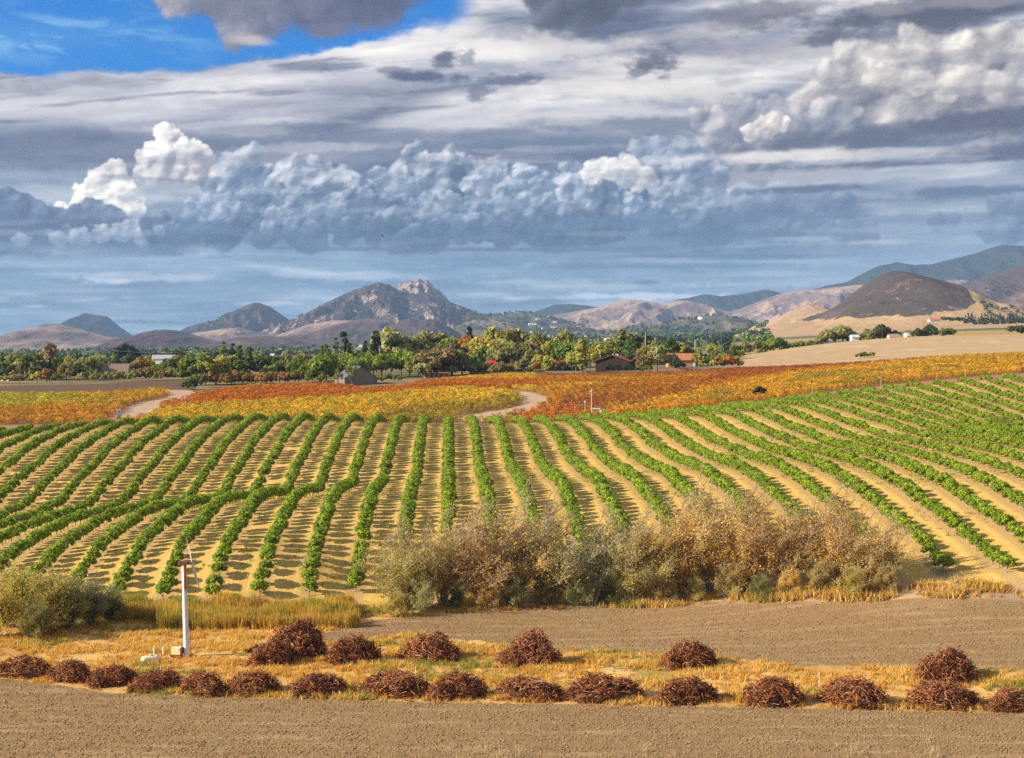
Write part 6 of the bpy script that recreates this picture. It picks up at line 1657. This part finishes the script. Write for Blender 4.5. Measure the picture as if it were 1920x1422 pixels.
box("housing", (0, 0, .35), (1.15, .8, .85), yel, eng); box("side_panel", (.70, 0, .38), (.14, .74, .86), rustm, eng); box("skid", (0, 0, 0), (1.3, .7, .34), rustm, eng)
box("filler_cap", (-.3, 0, 1.3), (.14, .14, .12), rustm, eng); box("gauge_panel", (.25, -.42, .85), (.3, .03, .2), white, eng)
tk = link("gas_tank", None, loc=ground_at(282, 1244), rot=(0, 0, .45), scale=.82); tag(tk, "cream rounded gas tank half hidden in the grass left of the pole", "tank")
cream = paint_mat("cream_tank_paint", (.78, .70, .46), .4, .05)
q = np.linspace(-1, 1, 11); rad = .48 * np.sqrt(np.maximum(1 - np.maximum(np.abs(q) - .62, 0) ** 2 / .38 ** 2, .001))
v, f, t = tube([(a * 1.25, 0, .52) for a in q], rad, 18); link("shell", new_mesh("shell", v, list(map(tuple, f)), cream, smooth=True), tk)
v, f, t = tube([(0, 0, .9), (0, 0, 1.1)], .2, 12); link("dome_lid", new_mesh("dome_lid", v, list(map(tuple, f)) + [tuple(range(12, 24))], cream), tk)
for x in (-.7, .7): box("saddle", (x, 0, -.1), (.2, .7, .3), rustm, tk)
def post(name, x, v_, hpx, w, mat, label, cat, group=None, d=None, cap=None):
    p = ground_at(x, v_) if d is None else px_d(x, d); s_ = p[1] / F
    o = link(name, None, loc=p); tag(o, label, cat, group)
    v, f, t = tube([(0, 0, -.2), (0, 0, hpx * s_)], w / 2, 10); link("pipe", new_mesh("pipe", v, list(map(tuple, f)) + [tuple(range(10, 20))], mat), o)
    if cap: box("cap", (0, 0, hpx * s_), (cap, cap, cap * .8), mat, o)
    return o
post("standpipe", 289, 1226, 14, .17, white, "short white standpipe behind the gas tank", "pipe")
post("standpipe", 306, 1228, 15, .17, white, "short white standpipe between the gas tank and the engine box", "pipe")
post("marker_stake", 301, 1260, 11, .09, white, "small white stake in the grass above the fourth heap", "stake")
post("marker_stake", 281, 1262, 10, .07, rustm, "short rusty stake in the grass above the fourth heap", "stake")
post("marker_stake", 779, 1268, 18, .07, white, "thin white stake in the grass between two vine heaps left of centre", "stake")
post("marker_stake", 1536, 1291, 28, .06, white, "tall thin white stake in the grass at the right", "stake", cap=.10)
# weather gear at the crest
wst = ground_at(1106, 779, 300)
def crest(x, d, dz=0): return px_d(x, d, dz)
p = crest(1109, 396)
ws = link("weather_mast", None, loc=p); tag(ws, "thin white weather mast with sensors on the orchard crest", "mast")
v, f, t = tube([(0, 0, -.2), (0, 0, 7.2)], .07, 8); link("pole", new_mesh("pole", v, list(map(tuple, f)), white), ws)
box("sensor", (-.15, 0, 6.6), (.5, .25, .5), white, ws); box("sensor", (.1, 0, 7.2), (.2, .2, .45), white, ws); slab("arm", -.5, .5, -.04, .04, 6.1, 6.18, white, ws)
p = crest(1097, 394)
ws = link("sensor_post", None, loc=p); tag(ws, "short post with a pale round sensor left of the weather mast", "sensor post")
v, f, t = tube([(0, 0, -.2), (0, 0, 4.0)], .05, 8); link("pole", new_mesh("pole", v, list(map(tuple, f)), white), ws)
v, f, t = tube([(0, 0, 3.9), (0, 0, 4.2), (0, 0, 4.5)], [.2, .38, .15], 12); link("sensor", new_mesh("sensor", v, list(map(tuple, f)) + [tuple(range(24, 36))], paint_mat("grey_sensor", (.6, .6, .62), .5)), ws)
p = crest(1118, 395)
tb = link("pump_box", None, loc=p, rot=(0, 0, -.25)); tag(tb, "teal and white pump box on the orchard crest beside the weather mast", "pump box")
box("body", (0, 0, .4), (2.4, 1.3, 1.5), paint_mat("teal_paint", (.05, .30, .28), .5), tb); box("end_panel", (1.6, 0, .3), (.8, 1.3, 1.3), white, tb); box("lid", (0, 0, 1.9), (2.6, 1.5, .1), white, tb)
p = crest(1131, 395)
tb = link("valve_stand", None, loc=p); tag(tb, "small white valve stand right of the teal pump box", "valve")
box("box", (0, 0, .9), (.8, .5, .6), white, tb); box("foot", (0, 0, -.1), (.2, .2, 1.0), white, tb); box("pipe", (1.1, 0, .5), (1.2, .2, .2), white, tb)
# toilet on a trailer by the left road
p = ground_at(223, 783, 330); p = px_d(223, 372)
tl = link("portable_toilet", None, loc=((223 - CX) * 396 / F, 396, float(hz((223 - CX) * 396 / F, 396)) + .25), rot=(0, 0, .3)); tag(tl, "white and blue portable toilet on a small trailer by the left dirt road", "toilet")
blue = paint_mat("pale_blue_plastic", (.32, .52, .60), .5, .06)
box("cabin", (0, 0, .7), (1.15, 1.15, 1.0), blue, tl); box("upper_cabin", (0, 0, 1.7), (1.15, 1.15, 1.1), white, tl); box("roof", (0, 0, 2.8), (1.25, 1.25, .12), white, tl)
box("red_sign", (0, -.60, 2.1), (.5, .03, .35), redm, tl); box("trailer_bed", (.1, 0, .55), (2.2, 1.3, .14), rustm, tl)
for y in (-.7, .7):
    v, f, t = tube([(.3, y - .08, .3), (.3, y + .08, .3)], .3, 12); link("wheel", new_mesh("wheel", v, list(map(tuple, f)) + [tuple(range(12))[::-1], tuple(range(12, 24))], dm), tl)
p = ground_at(313, 760, 400); o = link("white_tank", None, loc=(p[0], p[1], p[2])); tag(o, "round white tank beside the left dirt road", "tank")
b_v = ICO[0] * np.array([.95, .95, 1.0]) + np.array([0, 0, .8]); link("shell", new_mesh("shell", b_v, ICO[1], white, smooth=True), o)
p = ground_at(338, 758, 400); o = box("white_bin", (p[0], p[1], p[2] - .1), (1.1, .8, .8), white); tag(o, "small white bin at the edge of the orange vines by the left road", "bin")
p = px_d(204, 372); o = box("cream_box", (p[0], p[1] + 10, float(hz(p[0], p[1] + 10)) + .8), (.7, .5, .9), cream); tag(o, "little cream box in the vines left of the portable toilet", "box")
# utility poles
pw = paint_mat("pole_wood", (.16, .10, .07), .9, .2)
def upole(x, d, h, label, dz=0.0, arm=True, m=None):
    p = px_d(x, d, dz); o = link("utility_pole", None, loc=p); tag(o, label, "utility pole")
    v, f, t = tube([(0, 0, -.5), (0, 0, h)], [.16, .11], 8); link("pole", new_mesh("pole", v, list(map(tuple, f)), m or pw), o)
    if arm: box("crossarm", (0, 0, h - 1.0), (2.2, .14, .16), m or pw, o)
    return p + np.array([0, 0, h - .9])
upole(37, 560, 12.5, "brown utility pole at the edge of the brown field at far left")
upole(1891, 900, 9, "thin brown pole in the far vineyards at the right", 3, False)
a = upole(1210, 700, 16, "white pole among trees behind the brown building", 0, False, white)
upole(1303, 800, 12, "white pole over the dark trees right of the orange roof", 0, False, white)
upole(1654, 930, 12, "brown utility pole beside the trees past the dry hill", 2)
upole(712, 690, 13, "pale pole rising between conifers right of the barn", 0, False, white)
P0 = upole(-25, 880, 15, "utility pole just at the left edge of the valley")
P1 = upole(205, 880, 15, "utility pole left of the big dark tree")
P2 = upole(398, 900, 15, "utility pole right of the long white building")
wm = paint_mat("wire", (.30, .32, .34), .5)
for i, (A, B_) in enumerate(((P0, P1), (P1, P2))):
    o = link("power_wires", None); tag(o, "span of power wires across the left valley, %s" % ("left of the big dark tree" if i == 0 else "crossing the big dark tree"), "wires")
    for k_, off in enumerate((-.9, .9)):
        q = np.linspace(0, 1, 12)[:, None]; Pw = A + (B_ - A) * q + np.array([0, off, 0]); Pw[:, 2] -= 2.2 * (1 - (2 * q[:, 0] - 1) ** 2)
        v, f, t = tube(Pw, .07, 3); link("wire", new_mesh("wire", v, list(map(tuple, f)), wm), o)
# posts at row ends on the right crest
for i, (x, v_) in enumerate(((1652, 722), (1810, 700), (1523, 742))):
    d = 364; p = px_d(x, d); o = link("end_post", None, loc=p); tag(o, "weathered end post at the orchard crest, %s from the left" % ordn([2, 3, 1][i]), "post", "posts at the orchard crest")
    v, f, t = tube([(0, 0, -.2), (0, 0, 3.6)], .09, 6); link("stake", new_mesh("stake", v, list(map(tuple, f)) + [tuple(range(6, 12))], fm), o)
# the bird
bm_ = paint_mat("dark_feathers", (.03, .03, .035), .8)
p = np.array(((717 - CX) * 260 / F, 260, H + (VH - 442) * 260 / F))
bird = link("bird", None, loc=p, rot=(.3, .2, .5)); tag(bird, "small dark bird gliding in front of the clouds", "bird")
v, f, t = tube([(-.28, 0, 0), (-.12, 0, .02), (.08, 0, .02), (.22, 0, .03), (.30, 0, .02)], [.02, .07, .09, .05, .01], 8); link("body", new_mesh("body", v, list(map(tuple, f)), bm_, smooth=True), bird)
for s_ in (-1, 1):
    v = [(.10, s_ * .05, .03), (.06, s_ * .35, .14), (-.02, s_ * .68, .10), (-.10, s_ * .36, .12), (-.10, s_ * .05, .02)]
    v = v + [(a, b, c - .015) for a, b, c in v]
    f = [(0, 1, 2, 3, 4), (9, 8, 7, 6, 5)] + [(i, (i + 1) % 5, (i + 1) % 5 + 5, i + 5) for i in range(5)]
    link("wing", new_mesh("wing", v, f, bm_), bird)
# ------------------------------------------------------------------ haze
v0 = [(-14000, -200, -60), (14000, -200, -60), (14000, 13200, -60), (-14000, 13200, -60)]
vv = v0 + [(a, b, 880) for a, b, _ in v0]
hzm = bpy.data.materials.new("haze"); hzm.use_nodes = True
n = hzm.node_tree.nodes; n.remove(n['Principled BSDF'])
pv = n.new('ShaderNodeVolumePrincipled'); pv.inputs['Color'].default_value = (.42, .65, 1.0, 1); pv.inputs['Density'].default_value = HAZE; pv.inputs['Anisotropy'].default_value = 0.0
hzm.node_tree.links.new(pv.outputs[0], n['Material Output'].inputs['Volume'])
hz_o = link("haze", new_mesh("haze", vv, [(3, 2, 1, 0), (4, 5, 6, 7), (0, 1, 5, 4), (1, 2, 6, 5), (2, 3, 7, 6), (3, 0, 4, 7)], hzm)); tag(hz_o, "pale blue air between the vineyard and the mountains", "haze", kind='stuff')
